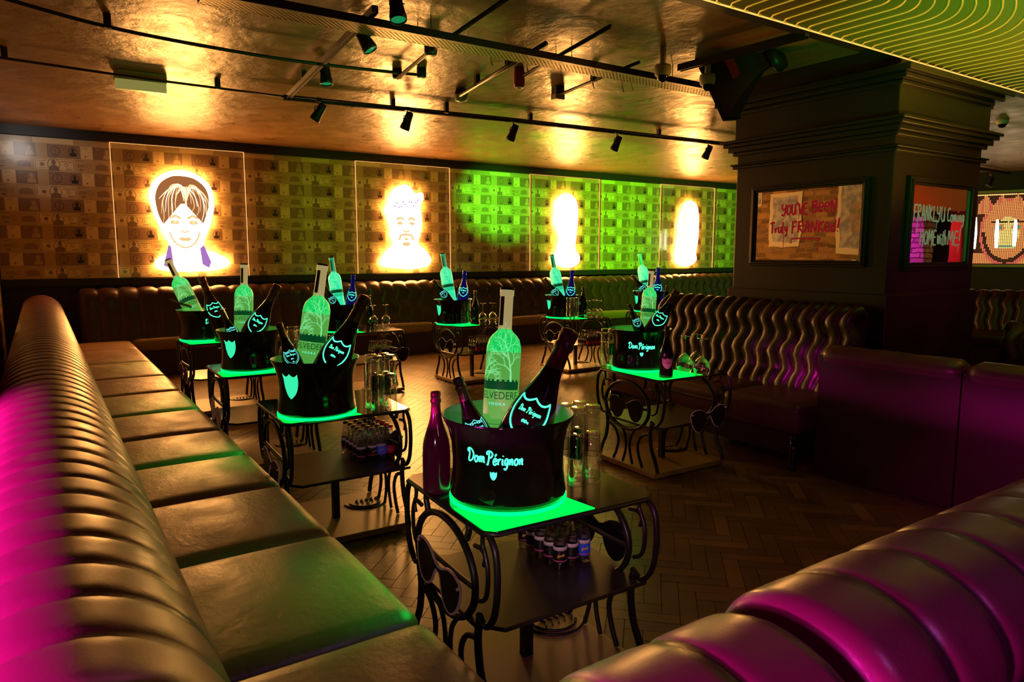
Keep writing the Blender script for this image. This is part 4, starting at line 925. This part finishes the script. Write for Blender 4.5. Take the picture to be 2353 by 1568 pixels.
# ------------------------------------------------------------------ glasses
def make_tumbler():
    r = empty('highball_glass'); m = MB()
    m.lathe([(.034,0),(.034,.004),(.0300,.165),(.028,.178),(.0001,.180)], 28); m.obj('glass_wall', M['glass'], r)
    MB().lathe([(.0310,.004),(.0278,.150),(.0001,.152)], 28).obj('glass_inner', M['glass'], r)
    MB().tube([(.0335*math.cos(2*PI*k/28), .0335*math.sin(2*PI*k/28), .0015) for k in range(28)], .0014, 5, closed=True).obj('rim', M['glass_rim'], r)
    MB().lathe([(.0290,.168),(.0302,.172),(.0290,.178),(.022,.1805),(.0001,.179)], 28).obj('thick_base', M['glass_rim'], r)
    return r
M['glass_rim'] = thin_glass('thick_glass', (.9, .9, .9), .14, .05, .9)
GP = make_tumbler()
def stack(px_, py_, h, k, nx=2, ny=2, sp=.074, tiers=2, yaw=0):
    p0 = at_z(px_, py_, TH); base = p0.copy()
    for i in range(nx):
        for j in range(ny):
            for t in range(tiers):
                o = inst(GP); o.location = (base.x+i*sp, base.y+j*sp, TH+t*.098*h+.0008); o.scale = (h, h, h); o.rotation_euler = (0, 0, random.uniform(0, 6))
                pos = ('front' if j == 0 else 'rear')+' '+('left' if i == 0 else 'right')
                tag(o, '%s clear highball glass of the %s stack on the %s' % ('upper' if t else 'lower', pos, WHERE[k]), 'glass', 'stacked highball glasses')
stack(1324, 1112, 1.0, 1, sp=.070); stack(868, 942, 1.03, 2, sp=.074); stack(1405, 846, 1.0, 9, sp=.072)
stack(448, 782, 1.0, 4, sp=.072); stack(795, 752, 1.0, 5, sp=.07); stack(1064, 748, 1.0, 6, sp=.066); stack(1314, 737, 1.0, 7, sp=.066); stack(672, 836, 1.0, 3, nx=2, ny=1, sp=.07)
WG = [(.0305,.0),(.041,.018),(.047,.045),(.044,.072),(.030,.095),(.012,.108),(.0045,.116),(.0038,.19),(.006,.203),(.030,.209),(.036,.212),(.0001,.2125)]
def make_wine():
    r = empty('wine_glass'); MB().lathe([(.0301,.0),(.0305,0)]+WG[1:7], 28).obj('bowl', M['glass'], r)
    MB().lathe([(.0285,.001),(.039,.019),(.0450,.045),(.042,.070),(.028,.092),(.0001,.103)], 28).obj('bowl_inner', M['glass'], r)
    MB().lathe(WG[6:], 24).obj('stem_and_foot', M['glass_rim'], r); return r
WP = make_wine()
for k, px_, py_, s, wh in ((9, 1573, 858, 1.22, 'left'), (9, 1600, 852, 1.22, 'rear right'), (9, 1612, 866, 1.22, 'front right'), (5, 859, 749, 1.1, 'left'), (5, 887, 747, 1.1, 'right'), (6, 1109, 742, 1.1, 'left'), (6, 1132, 741, 1.1, 'right'),
                        (7, 1350, 731, 1.05, 'left'), (7, 1366, 729, 1.05, 'middle'), (7, 1377, 731, 1.05, 'right'), (3, 655, 826, 1.0, 'only')):
    o = inst(WP); o.location = at_z(px_, py_, TH+.0005); o.scale = (s,)*3; tag(o, '%s upturned wine glass on the %s' % (wh, WHERE[k]), 'wine glass', 'upturned wine glasses')
# ------------------------------------------------------------------ small mixer bottles on the shelves
XP = [(.0001,0),(.022,0),(.0262,.004),(.0265,.012),(.0265,.095),(.0245,.115),(.018,.138),(.0128,.155),(.0118,.170),(.0135,.172),(.0135,.176)]
def make_mixer(lab, liq, cap, badge=None, band=True, txt=None, tm=None):
    r = empty('mixer_bottle'); MB().lathe(XP, 20).obj('bottle_glass', M['glass_mix'], r)
    MB().lathe([(.0001,.003),(.0235,.004),(.0240,.095),(.020,.118),(.0001,.119)], 16).obj('drink', liq, r)
    MB().lathe([(.0270,.030),(.0272,.031),(.0272,.074),(.0270,.075)], 20).obj('label', lab, r)
    if band: MB().lathe([(.0268,.076),(.0270,.076),(.0268,.090),(.0266,.090)], 20).obj('label_band', M['lab_white'], r); MB().lathe([(.0273,.034),(.0276,.034),(.0276,.039),(.0273,.039)], 20).obj('lower_band', M['lab_pink'], r)
    if badge:
        fn = wrap_fn([(.0272, 0), (.0272, .2)], .056, -PI/2+.35, .0006); m = MB(); m.fan([(-.012, -.008), (.013, -.002), (.013, .009), (-.012, .004)], fn); m.obj('badge', badge, r)
        m = MB(); f2 = wrap_fn([(.0272, 0), (.0272, .2)], .054, -PI/2+.35, .0012); put_text(m, 'Schweppes', .0052, lambda u, v: f2(u, v+u*.22), shear=.2, sx=.85); m.obj('badge_lettering', M['lab_black'], r)
    if txt:
        m = MB(); f2 = wrap_fn([(.0272, 0), (.0272, .2)], .048, -PI/2, .0010); put_text(m, txt, .011, f2, shear=.3, sx=.9); m.obj('label_lettering', tm, r)
    MB().lathe([(.0150,.172),(.0155,.174),(.0150,.184),(.0001,.186)], 14).obj('crown_cap', cap, r); return r
MIX = {'plain': make_mixer(M['lab_black'], M['liquid'], M['cap']), 'badge': make_mixer(M['lab_black'], M['liquid'], M['cap'], M['lab_yellow']),
       'blue': make_mixer(M['lab_blue'], M['liquid'], M['cap'], M['lab_yellow']), 'cola': make_mixer(M['lab_red'], M['cola'], M['cap_red'], band=False, txt='Coca-Cola', tm=M['lab_white'])}
def crate(k, px_, py_, nx, ny, kinds, sp=.0565):
    p0 = at_z(px_, py_, .350)
    for i in range(nx):
        for j in range(ny):
            kd = kinds(i, j); o = inst(MIX[kd]); a = math.atan2(p0.x, p0.y)
            o.location = (p0.x+i*sp+random.uniform(-.003, .003), p0.y+j*sp+random.uniform(-.003, .003), .3505); o.rotation_euler = (0, 0, -a+random.uniform(-.25, .25))
            w_ = {'plain': 'clear mixer bottle with black label', 'badge': 'mixer bottle with yellow badge', 'blue': 'mixer bottle with blue label', 'cola': 'cola bottle with red label and red cap'}[kd]
            lab = '%s on the shelf of the %s' % (w_, WHERE[k])
            if kd in ('badge', 'blue') and k in (1, 2): lab = '%s, %s row, shelf of the %s' % (w_, ['front', 'second', 'third', 'fourth', 'rear'][j], WHERE[k])
            tag(o, lab, 'bottle', '%ss, shelf of the %s' % (w_, WHERE[k]))
crate(1, 1286, 1306, 3, 5, lambda i, j: 'badge' if (i, j) in ((0, 0), (0, 4)) else ('blue' if (i, j) == (2, 0) else ('badge' if (i, j) == (1, 1) else 'plain')))
crate(2, 832, 1062, 4, 5, lambda i, j: 'cola' if i == 3 else ('blue' if (i, j) == (2, 0) else ('badge' if (i, j) in ((1, 0), (0, 3)) else 'plain')), .0580)
for k, px_, py_ in ((5, 866, 826), (6, 1098, 812), (7, 1352, 797)): crate(k, px_, py_, 4, 4, lambda i, j: 'cola' if j < 1 else 'plain', .056)
# ------------------------------------------------------------------ pillar mirrors
def frame_obj(name, label, o, U, V, N, w_, h_, bw=.075):
    r = empty(name, o); tag(r, label, 'mirror'); o0 = Vector((0, 0, 0)); U = Vector(U); V = Vector(V); N = Vector(N)
    T = Matrix((U, V, N)).transposed().to_4x4()
    m = MB()
    for k_, (e, d0, d1) in enumerate(((0, .0, .022), (bw*.33, .0, .034), (bw*.66, .0, .026))):
        e2 = e+bw*.34
        m.box((-w_/2-e2, h_/2+e, d0), (w_/2+e2, h_/2+e2, d1), T=T); m.box((-w_/2-e2, -h_/2-e2, d0), (w_/2+e2, -h_/2-e, d1), T=T)
        m.box((-w_/2-e2, -h_/2-e, d0), (-w_/2-e, h_/2+e, d1), T=T); m.box((w_/2+e, -h_/2-e, d0), (w_/2+e2, h_/2+e, d1), T=T)
    m.obj('moulded_frame', M['dark_wood'], r, bevel=.004)
    MB().box((-w_/2, -h_/2, .004), (w_/2, h_/2, .010), T=T).obj('mirror_glass', M['mirror'], r)
    return r, (lambda u, v: T @ Vector((u, v, .0115)))
r, fn = frame_obj('framed_mirror', 'framed mirror with red sprayed lettering on the left face of the pillar', (PX0-.001, 3.41, 1.725), (0, -1, 0), (0, 0, 1), (-1, 0, 0), .92, .56, .05)
m = MB(); write(m, "YOU'VE", .085, .015, fn, .02, dx=-.10, dy=.085, width=.24); write(m, 'BeeN', .085, .015, fn, .0, dx=.16, dy=.095, width=.22)
write(m, 'Truly', .085, .014, fn, .0, dx=-.235, dy=-.06, width=.17); write(m, 'FRANKed!', .085, .015, fn, .02, dx=.09, dy=-.06, width=.42)
m.ribbon([(-.12, -.11), (.0, -.105), (.14, -.115)], .012, fn); m.ribbon([(-.115, -.11), (-.12, -.15)], .006, fn)
for x_, l_, y_ in ((.12, .12, -.11), (-.19, .10, -.08), (-.06, .05, .09), (.06, .04, .09), (.23, .05, .1), (-.14, .03, .085)): m.ribbon([(x_, y_), (x_, y_-l_)], [.006, .003], fn)
m.obj('sprayed_lettering', M['graf_red'], r)
r, fn = frame_obj('framed_mirror', 'framed mirror with pale sprayed lettering on the right face of the pillar', (5.80, PY0-.001, 1.715), (1, 0, 0), (0, 0, 1), (0, -1, 0), .87, .57, .06)
m = MB(); write(m, 'FRANKLY', .11, .012, fn, .0, dx=-.20, dy=.03, width=.40); write(m, 'U', .11, .012, fn, 0, dx=.045, dy=.03); write(m, 'Coming', .11, .012, fn, .0, dx=.25, dy=.03, width=.28)
write(m, 'HOME', .11, .012, fn, .0, dx=-.16, dy=-.15, width=.25); write(m, 'with', .11, .011, fn, .0, dx=.05, dy=-.15, width=.15); write(m, 'ME!', .11, .012, fn, .0, dx=.25, dy=-.15, width=.22)
for x_, l_, y_ in ((-.34, .10, .03), (-.05, .06, .03), (-.11, .03, -.15), (.32, .06, -.15)): m.ribbon([(x_, y_), (x_, y_-l_)], [.005, .003], fn)
m.obj('sprayed_lettering', M['graf_grey'], r)
# posters on the left brick wall (seen in the mirror)
XM = 2*(PX0-.01)
def poster(p0, p1, name_label, blue):
    # mirror-space pixels -> real place on the left wall
    A = at_x(p0[0], p0[1], XM+.375); B = at_x(p1[0], p1[1], XM+.375); ya, yb = max(A.y, B.y), min(A.y, B.y); za, zb = max(A.z, B.z), min(A.z, B.z)
    r = empty('poster', (-.372, (ya+yb)/2, (za+zb)/2)); tag(r, name_label, 'poster'); hy, hz = (ya-yb)/2, (za-zb)/2
    MB().box((-.004, -hy, -hz), (.004, hy, hz)).obj('paper_sheet', M['paper'], r); 
    MB().box((.004, -hy*.80, -hz*.82), (.0055, hy*.80, hz*.86)).obj('printed_picture', M['poster_blue'], r)
    if not blue:
        f = lambda u, v: Vector((.0068, -u, v)); m = MB(); m.fan([(.20*hy*2*math.cos(a*PI/10)*.9, -.02+.32*hz*2*math.sin(a*PI/10)*.7) for a in range(20)], f, 0); 
        for s in (-1, 1): m.fan([(s*.11*hy*2+.09*hy*2*math.cos(a*PI/6), .08*hz*2+.045*hz*2*math.sin(a*PI/6)) for a in range(12)], lambda u, v: Vector((.0078, -u, v)), 1, 1)
        m.ribbon([(-.08*hy*2, -.12*hz*2), (0, -.11*hz*2), (.08*hy*2, -.12*hz*2)], .02, lambda u, v: Vector((.0078, -u, v)), mi=1); m.obj('portrait_print', [M['poster_face'], M['note_ink']], r)
poster((1773, 444), (1838, 566), 'white-bordered blue abstract poster on the left brick wall, seen in the mirror', True)
poster((1928, 415), (2010, 583), 'white-bordered poster of a person in sunglasses on the left brick wall', False)
poster((1725, 425), (1748, 475), 'small pale paper sheet on the left brick wall, seen in the mirror', True)
# objects behind the camera seen in the second mirror
struct('trim_4', MB().box((10.9, -2.5, 2.12), (11.3, 2.0, ZC)).box((10.86, -2.5, 2.10), (10.9, 2.0, 2.13)), M['note_tan'])
tag(MB().box((12, -.95, 0), (12.35, -.42, 2.1)).obj('brick_pier', M['brick_pier']), 'magenta-lit brick pier reflected in the right pillar mirror', 'brick pier')
tag(MB().box((11.98, -.02, .4), (12.04, .14, 2.05)).obj('red_panel', M['redplastic']), 'tall red wall panel reflected in the right pillar mirror', 'wall panel')
struct('wall_right_rear', MB().box((12.5, -5, 0), (12.7, 2.4, ZC)), M['blackwall'])
# ------------------------------------------------------------------ glowing mosaic portrait on the far wall
mo = empty('mosaic_light_panel', (0, 0, 0)); mo.matrix_world = FT @ Matrix.Translation((0, -.03, 0)); tag(mo, 'glowing mosaic portrait of a crowned face on the far right wall', 'light panel')
pc = at_q(2238, 445, 14.9); inv = FT.inverted(); l0 = inv @ (C0+(ray(2205, 445))*(15.5/ (ray(2205, 445).dot(dn))));
zt_ = (C0+ray(2290, 446)*(15.57/ray(2290, 446).dot(dn))).z; zb_ = (C0+ray(2290, 606)*(15.57/ray(2290, 606).dot(dn))).z
xl = (inv @ (C0+ray(2190, 500)*(15.57/ray(2190, 500).dot(dn)))).x; Wm = 2.7; Hm = zt_-zb_
mm = MB(); cs = Hm/46; nxm = int(Wm/cs); fx = (inv @ (C0+ray(2315, 500)*(15.57/ray(2315, 500).dot(dn)))).x
mm.box((xl-.02, 0, zb_-.02), (xl+Wm+.02, .02, zt_+.02), 2)
def cell(u, v):  # u across from face centre in panel heights, v 0..1 from bottom
    rf = math.hypot(u/.30, (v-.45)/.44)
    crown = v > .72 and abs(u) < .38 and v < .84+.16*(1-abs(((u+.38)/.19) % 1-.5)*2)
    if rf < 1:
        for s in (-1, 1):
            if math.hypot((u-s*.11)/.075, (v-.52)/.05) < 1: return 4 if math.hypot((u-s*.11)/.04, (v-.52)/.025) < 1 else 0
            if math.hypot((u-s*.11)/.10, (v-.60)/.02) < 1: return 2
        if abs(u) < .03 and .33 < v < .5: return 1
        if math.hypot(u/.11, (v-.24)/.03) < 1: return 4 if v > .24 else 1
        if rf > .86 and v < .45: return 2
        return 0 if (rf > .5) else 1
    if crown: return 0 if int(u*30) % 3 else 3
    if rf < 1.12: return 3
    if v < .16 and abs(u) < .7: return 4 if u < -.45 else 0
    if u < -.62: return 1 if v < .5 else 2
    return 1 if v < .04 or v > .97 else 2
mats_m = [M['skin_a'], M['pix_hot'], M['pix_dark'], M['pix_pink'], M['pix_teal']]
for i in range(nxm):
    for j in range(46):
        x0_ = xl+i*cs; z0_ = zb_+j*cs; u = (x0_-fx)/Hm; v = (j+.5)/46
        g = .14*cs; mm.add([(x0_+g, -.001, z0_+g), (x0_+cs-g, -.001, z0_+g), (x0_+cs-g, -.001, z0_+cs-g), (x0_+g, -.001, z0_+cs-g)], [(0, 1, 2, 3)], cell(u, v))
mm.obj('mosaic_face', mats_m, mo)
for zz in (zt_+.02, zb_-.06): MB().box((xl-.04, -.03, zz), (xl+Wm+.04, .02, zz+.04)).obj('frame_rail', M['galv'], mo)
for a_, b_ in (((2292, 505), (2289, 570)), ((2334, 505), (2330, 566)), ((2242, 500), (2238, 572))):
    A = inv @ (C0+ray(*a_)*(15.5/ray(*a_).dot(dn))); B = inv @ (C0+ray(*b_)*(15.5/ray(*b_).dot(dn)))
    MB().tube([(A.x, -.05, A.z), ((A.x+B.x)/2, -.05, (A.z+B.z)/2), (B.x, -.05, B.z)], [.018, .034, .022], 8).obj('bright_tube', M['tube_hot'], mo)
# ------------------------------------------------------------------ ceiling fixtures
def rail(name, pts, r, label, cat, mat='blackplastic', clips=None, square=None):
    m = MB()
    if square:
        for a, b in zip(pts, pts[1:]):
            A, B = Vector(a), Vector(b); d = B-A; T = Matrix.Translation(A) @ d.to_track_quat('X', 'Z').to_matrix().to_4x4(); m.box((0, -square[0]/2, -square[1]/2), (d.length, square[0]/2, square[1]/2), T=T)
            m.box((0, -square[0]/2, -square[1]*.9), (d.length, -square[0]/2+.004, -square[1]/2), T=T); m.box((0, square[0]/2-.004, -square[1]*.9), (d.length, square[0]/2, -square[1]/2), T=T)
    else: m.tube(pts, r, 8)
    root = m.obj(name, M[mat]); tag(root, label, cat)
    for c_ in clips or []:
        k_ = MB(); c_ = Vector(c_); k_.box(tuple(c_+Vector((-.02, -.018, -.01))), tuple(c_+Vector((.02, .018, ZC-c_.z)))); k_.obj('hanger', M[mat], root)
    return root
ZR = ZC-.075
mainp = [(1.9, 6.47, ZR), (4.19, 6.24, ZR), (7.6, 6.06, ZR), (10.5, 5.95, ZR)]
rail('lighting_track', mainp, .01, 'long black lighting track carrying five spotlights below the ceiling', 'lighting track', square=(.036, .030), clips=[(2.9, 6.37, ZR), (4.4, 6.23, ZR), (6.2, 6.14, ZR), (8.2, 6.04, ZR)])
rail('ceiling_conduit', [(1.9, 6.38, ZR-.01), (4.19, 6.15, ZR-.01), (10.0, 5.87, ZR-.01)], .008, 'thin black conduit running along the long lighting track', 'conduit', clips=[(3.4, 6.23, ZR-.01)])
rail('ceiling_conduit', [(-.38, 6.30, ZR), (.83, 6.44, ZR), (1.9, 6.47, ZR)], .010, 'black conduit from the left wall to the track, past the emergency light', 'conduit', clips=[(-.1, 6.33, ZR), (1.35, 6.455, ZR)])
rail('ceiling_cable', smooth([(-.1, 5.05, ZC-.02), (.45, 5.12, ZR), (1.16, 5.20, ZR-.01), (1.8, 5.20, ZR-.01), (2.6, 5.21, ZC-.05)], 8), .012, 'sagging black cable crossing the ceiling at upper left', 'cable', clips=[(.45, 5.12, ZR)])
rail('lighting_track', [(1.93, 6.42, ZR), (1.68, 3.9, ZR)], .01, 'short black lighting track running towards the camera with green-lit spotlights', 'lighting track', square=(.036, .030), clips=[(1.87, 5.8, ZR)])
rail('ceiling_conduit', [(2.46, 5.30, ZR), (2.33, 4.48, ZR), (2.18, 3.0, ZR)], .014, 'black conduit with round junction box, left of the smoke detector', 'conduit')
tag(MB().lathe([(.0001, ZR-.03), (.04, ZR-.03), (.045, ZR-.01), (.045, ZC), (.0001, ZC)], 20, T=Matrix.Translation((2.33, 4.48, 0))).obj('junction_box', M['blackplastic']), 'round black junction box midway along a ceiling conduit', 'junction box')
for x, y, q in ((2.47, 5.33, 'left'), (2.62, 5.20, 'right')):
    r = empty('ceiling_downlight', (x, y, ZC-.07)); tag(r, '%s of two small pale round lamps at the cable end' % q, 'ceiling lamp'); MB().lathe([(.0001, 0), (.035, 0), (.038, .01), (.038, .07), (.0001, .07)], 20).obj('housing', M['blackplastic'], r); MB().lathe([(.0001, -.003), (.03, -.003), (.031, .001)], 20).obj('lamp_face', M['offwhite'], r)
rail('ceiling_conduit', [(3.17, 5.55, ZR), (2.88, 3.9, ZR)], .016, 'black conduit leading to the smoke detector', 'conduit', clips=[(3.1, 5.15, ZR), (2.98, 4.5, ZR)])
rail('ceiling_conduit', [(3.25, 4.70, ZR), (3.0, 3.4, ZR)], .014, 'black conduit leading to the red alarm sounder', 'conduit')
rail('ceiling_conduit', [(3.88, 5.04, ZR), (3.72, 3.9, ZR)], .013, 'black conduit leading to the small square box', 'conduit', clips=[(3.8, 4.5, ZR)])
rail('lighting_track', [(4.05, 3.82, ZC-.08), (4.10, 2.80, ZC-.08)], .01, 'black rail holding the horn loudspeaker at the pillar top', 'rail', square=(.04, .035))
r = empty('smoke_detector', (3.23, 5.64, ZC-.10)); tag(r, 'round slotted off-white smoke detector on the ceiling', 'smoke detector')
MB().lathe([(.02, -.01), (.05, .0), (.058, .02), (.06, .045)], 24).obj('slotted_head', M['offwhite'], r)
for z_ in (.0, .014, .028): MB().tube([((.052+z_*.2)*math.cos(2*PI*k/24), (.052+z_*.2)*math.sin(2*PI*k/24), z_+.002) for k in range(24)], .0022, 5, closed=True).obj('slot_ring', M['blackplastic'], r)
MB().lathe([(.0001, -.010), (.02, -.010), (.02, -.008)], 16).obj('sensor_cap', M['offwhite'], r); MB().lathe([(.06, .045), (.06, .06), (.045, .10), (.0001, .10)], 24).obj('base', M['blackplastic'], r)
r = empty('alarm_sounder', (3.255, 4.76, ZC-.15)); tag(r, 'red cylindrical alarm sounder hanging from the ceiling', 'alarm')
MB().lathe([(.035, 0), (.040, .004), (.045, .03), (.044, .11), (.038, .15), (.0001, .15)], 24).obj('housing', M['redplastic'], r); MB().lathe([(.0001, .004), (.018, .004), (.018, -.002), (.034, -.002), (.034, .004)], 24).obj('sounder_face', M['offwhite'], r)
r = empty('ceiling_box', (3.90, 5.10, ZC-.11)); tag(r, 'small square off-white box at a conduit end', 'sensor box'); MB().box((-.05, -.04, .0), (.05, .04, .045)).obj('cover', M['offwhite'], r, bevel=.006); MB().box((-.045, -.035, .045), (.045, .035, .11)).obj('back_box', M['blackplastic'], r)
# perforated tray
r = empty('cable_tray', (3, 4.12, ZC-.13)); tag(r, 'long perforated metal cable tray crossing the ceiling', 'cable tray')
def trp(x): return 4.12+(-.03 if x < 2 else 0)
MB().box((-2.2, -.09, 0), (1.95, .09, .004)).obj('perforated_base', M['perf'], r)
for s_ in (-1, 1): MB().box((-2.2, s_*.09-.003, 0), (1.95, s_*.09+.003, .045)).obj('side_lip', M['blackplastic'] if s_ < 0 else M['galv'], r)
for x_ in (-.9, .2, 1.2): MB().tube([(x_, -.09, .04), (x_, -.09, .13)], .003, 6).tube([(x_, .09, .04), (x_, .09, .13)], .003, 6).obj('hanger_rod', M['blackplastic'], r)
m = MB()
for x_, l_ in ((-.35, .05), (.25, .07), (.55, .09), (.85, .08), (.95, .05), (-.05, .06)): m.tube(smooth([(x_, .095, .0), (x_+.01, .11, -.02), (x_+.02, .10, -l_), (x_-.005, .092, -l_*.6)], 5), .0025, 5)
m.obj('cable_ties', M['blackplastic'], r)
def spotlight(pos, aim, label, lens='blackplastic', s=1.0, hang=.10):
    p = Vector(pos); r = empty('spotlight', p); tag(r, label, 'spotlight', 'ceiling spotlights'); d = Vector(aim).normalized(); Q = d.to_track_quat('Z', 'Y').to_matrix().to_4x4()
    L = .17*s; R = .048*s; T = Q @ Matrix.Translation((0, 0, -L/2))
    MB().lathe([(.0001, 0), (R*.62, 0), (R*.74, .02*s), (R*.80, L*.5), (R*.95, L*.8), (R, L*.84), (R, L), (R*.9, L), (R*.88, L*.93), (.0001, L*.93)], 24, T=T).obj('lamp_can', M['blackplastic'], r)
    MB().lathe([(.0001, L*.95), (R*.87, L*.95), (R*.87, L*.945)], 24, T=T).obj('lens', M[lens], r)
    m = MB(); m.tube([(0, 0, hang), (0, 0, hang*.6), (.035*s, 0, hang*.45), (.042*s, 0, 0)], .0045*s, 6); m.tube([(0, 0, hang*.6), (-.035*s, 0, hang*.45), (-.042*s, 0, 0)], .0045*s, 6); m.obj('yoke', M['iron'], r)
    m = MB(); m.box((-.022, -.018, hang), (.022, .018, hang+.035)); m.obj('track_adapter', M['blackplastic'], r)
    MB().tube(smooth([(0, 0, hang), (.05*s, .01, hang*.6), (.045*s, .0, .02)], 5), .003, 5).obj('flex', M['iron'], r); return r
names = ['leftmost', 'second', 'third', 'fourth', 'rightmost']
for (x, y), n in zip(((733, 258), (936, 278), (1179, 305), (1417, 330), (1626, 350)), names):
    # height such that the can hangs just beneath the track
    p = None
    for z_ in [ZR-.14]:
        yt = 6.35 if x < 800 else (6.28 if x < 1000 else (6.2 if x < 1300 else (6.12 if x < 1500 else 6.06))); p = at_y(x, y, yt)
    spotlight((p.x, p.y, p.z), (-.5 if n == 'leftmost' else -.22, .35, -.9), '%s black spotlight hanging from the long ceiling track' % n, hang=max(.05, ZR-.02-p.z-.035+.02))
for (x, y, yt, aim), n in zip(((748, 168, 5.35, (.02, -.12, -.9)), (836, 88, 4.35, (.42, -.25, -.85)), (911, 14, 3.75, (.0, -.25, -.9))), ('green-lensed spotlight low on the short track near the long one', 'tilted green-lensed spotlight at the near end of the short track', 'green-lensed spotlight cut off by the top edge')):
    p = at_y(x, y, yt); spotlight(tuple(p), aim, n, 'lens_green', 1.0, hang=max(.04, ZR-.03-p.z))
p = at_y(2276, 418, 5.6); spotlight(tuple(p), (-.3, .2, -.9), 'black spotlight on the short rail right of the pillar', hang=.1)
rail('lighting_track', [at_y(2240, 385, 5.6), at_y(2320, 398, 5.6)], .01, 'short black rail right of the pillar under the far ceiling', 'lighting track', square=(.035, .03))
# dome cameras
for (x, y), n in zip(((1523, 158), (1626, 180)), ('white dome security camera below the cable tray end', 'white dome security camera half hidden by the loudspeaker')):
    p = at_z(x, y-8, ZC-.13); r = empty('dome_camera', (p.x, p.y, ZC-.23)); tag(r, n, 'security camera')
    MB().lathe([(.052, .03), (.058, .05), (.06, .075), (.055, .10), (.0001, .10)], 28).obj('housing', M['offwhite'], r); MB().lathe([(.022, .10), (.022, .23), (.0001, .23)], 12).obj('drop_pole', M['offwhite'], r); MB().lathe([(.0001, -.018), (.02, -.012), (.036, .005), (.042, .03)], 24).obj('dark_dome', M['lens_black'], r); MB().lathe([(.041, .027), (.052, .03), (.052, .034)], 28).obj('trim_ring', M['offwhite'], r)
p = at_z(2303, 286, ZC-.05); r = empty('dome_camera', tuple(p)); tag(r, 'green-lit dome camera on the ceiling right of the pillar', 'security camera'); MB().lathe([(.05, .0), (.06, .02), (.06, .05), (.0001, .05)], 24).obj('housing', M['offwhite'], r); MB().lathe([(.0001, -.04), (.03, -.03), (.045, 0)], 20).obj('dark_dome', M['lens_black'], r)
p = at_z(2276, 240, ZC-.07); r = empty('led_fixture', tuple(p)); tag(r, 'small black fixture with a blue light right of the pillar top', 'light fixture'); MB().box((-.05, -.01, -.04), (.05, .08, .07)).obj('housing', M['blackplastic'], r, bevel=.008); MB().lathe([(.0001, 0), (.014, 0), (.014, .008), (.0001, .008)], 12, T=Matrix.Translation((0, -.012, 0)) @ Matrix.Rotation(PI/2, 4, 'X')).obj('blue_lamp', M['blue_led'], r)
# emergency light
r = empty('emergency_light', (.79, 6.60, ZC-.13), math.radians(-2)); tag(r, 'boxy clear emergency light with shadow on the ceiling at upper left', 'emergency light')
MB().box((-.19, -.05, .06), (.19, .05, .13)).obj('base_tray', M['offwhite'], r, bevel=.004); MB().prism([(-.05, .06), (.05, .06), (.035, -.015), (-.035, -.015)], -.185, .185, T=Matrix(((0, 0, 1, 0), (1, 0, 0, 0), (0, 1, 0, 0), (0, 0, 0, 1)))).obj('clear_cover', M['lightgreen'], r, bevel=.004)
# horn loudspeaker: local frame built from places in the room
q0 = 5.45
A = at_q(1617, 128, q0-.05); B = at_q(1682, 272, q0-.05); Cc = at_q(1730, 175, q0-.22)
up = (A-B).normalized(); ax = (Cc-(A+B)/2); ax = (ax-up*ax.dot(up)).normalized(); sd = up.cross(ax); o_ = (A+B)/2; Hs = (A-B).length/2
r = empty('horn_loudspeaker'); r.matrix_world = Matrix.Translation(o_) @ Matrix((sd, up, ax)).transposed().to_4x4(); tag(r, 'dark horn loudspeaker hung in front of the pillar top', 'loudspeaker')
dpt = .34; W2 = Hs*.6
def ringq(w_, h_, z_): return [(-w_, -h_, z_), (w_, -h_, z_), (w_, h_, z_), (-w_, h_, z_)]
v_ = ringq(W2, Hs, 0)+ringq(W2*.75, Hs*.62, dpt*.45)+ringq(W2*.3, Hs*.28, dpt)+ringq(W2*.3, Hs*.28, dpt+.10)
f_ = []
for k_ in range(3):
    for i_ in range(4): f_.append((k_*4+i_, k_*4+(i_+1) % 4, (k_+1)*4+(i_+1) % 4, (k_+1)*4+i_))
f_.append((12, 13, 14, 15)); f_.append((3, 2, 1, 0)); MB().add(v_, f_).obj('horn_body', M['speaker'], r, bevel=.006)
m = MB()
for (a_, b_) in (((-W2-.01, Hs-.02), (W2+.01, Hs+.012)), ((-W2-.01, -Hs-.012), (W2+.01, -Hs+.02)), ((-W2-.012, -Hs), (-W2+.02, Hs)), ((W2-.02, -Hs), (W2+.012, Hs))): m.box((a_[0], a_[1], -.015), (b_[0], b_[1], .008))
m.obj('mouth_flange', M['blackplastic'], r)
m = MB(); m.box((W2*.3+.01, -.05, dpt*.55), (W2*.3+.02, Hs+.10, dpt*.55+.06)); m.box((-W2*.3-.16, -.05, dpt*.55), (-W2*.3-.15, Hs+.10, dpt*.55+.06)); m.box((-W2*.3-.16, Hs+.09, dpt*.55), (W2*.3+.02, Hs+.10, dpt*.55+.06)); m.obj('bracket', M['redplastic'], r)
MB().lathe([(.0001, 0), (.10, 0), (.11, .02), (.10, .07), (.0001, .07)], 24, T=Matrix.Translation((0, -.04, dpt+.09))).obj('driver', M['blackplastic'], r)
# floor trim strips at the right
struct('trim_5', MB().box((4.29, .4, 0), (4.33, 2.76, .02)), M['shelf'])
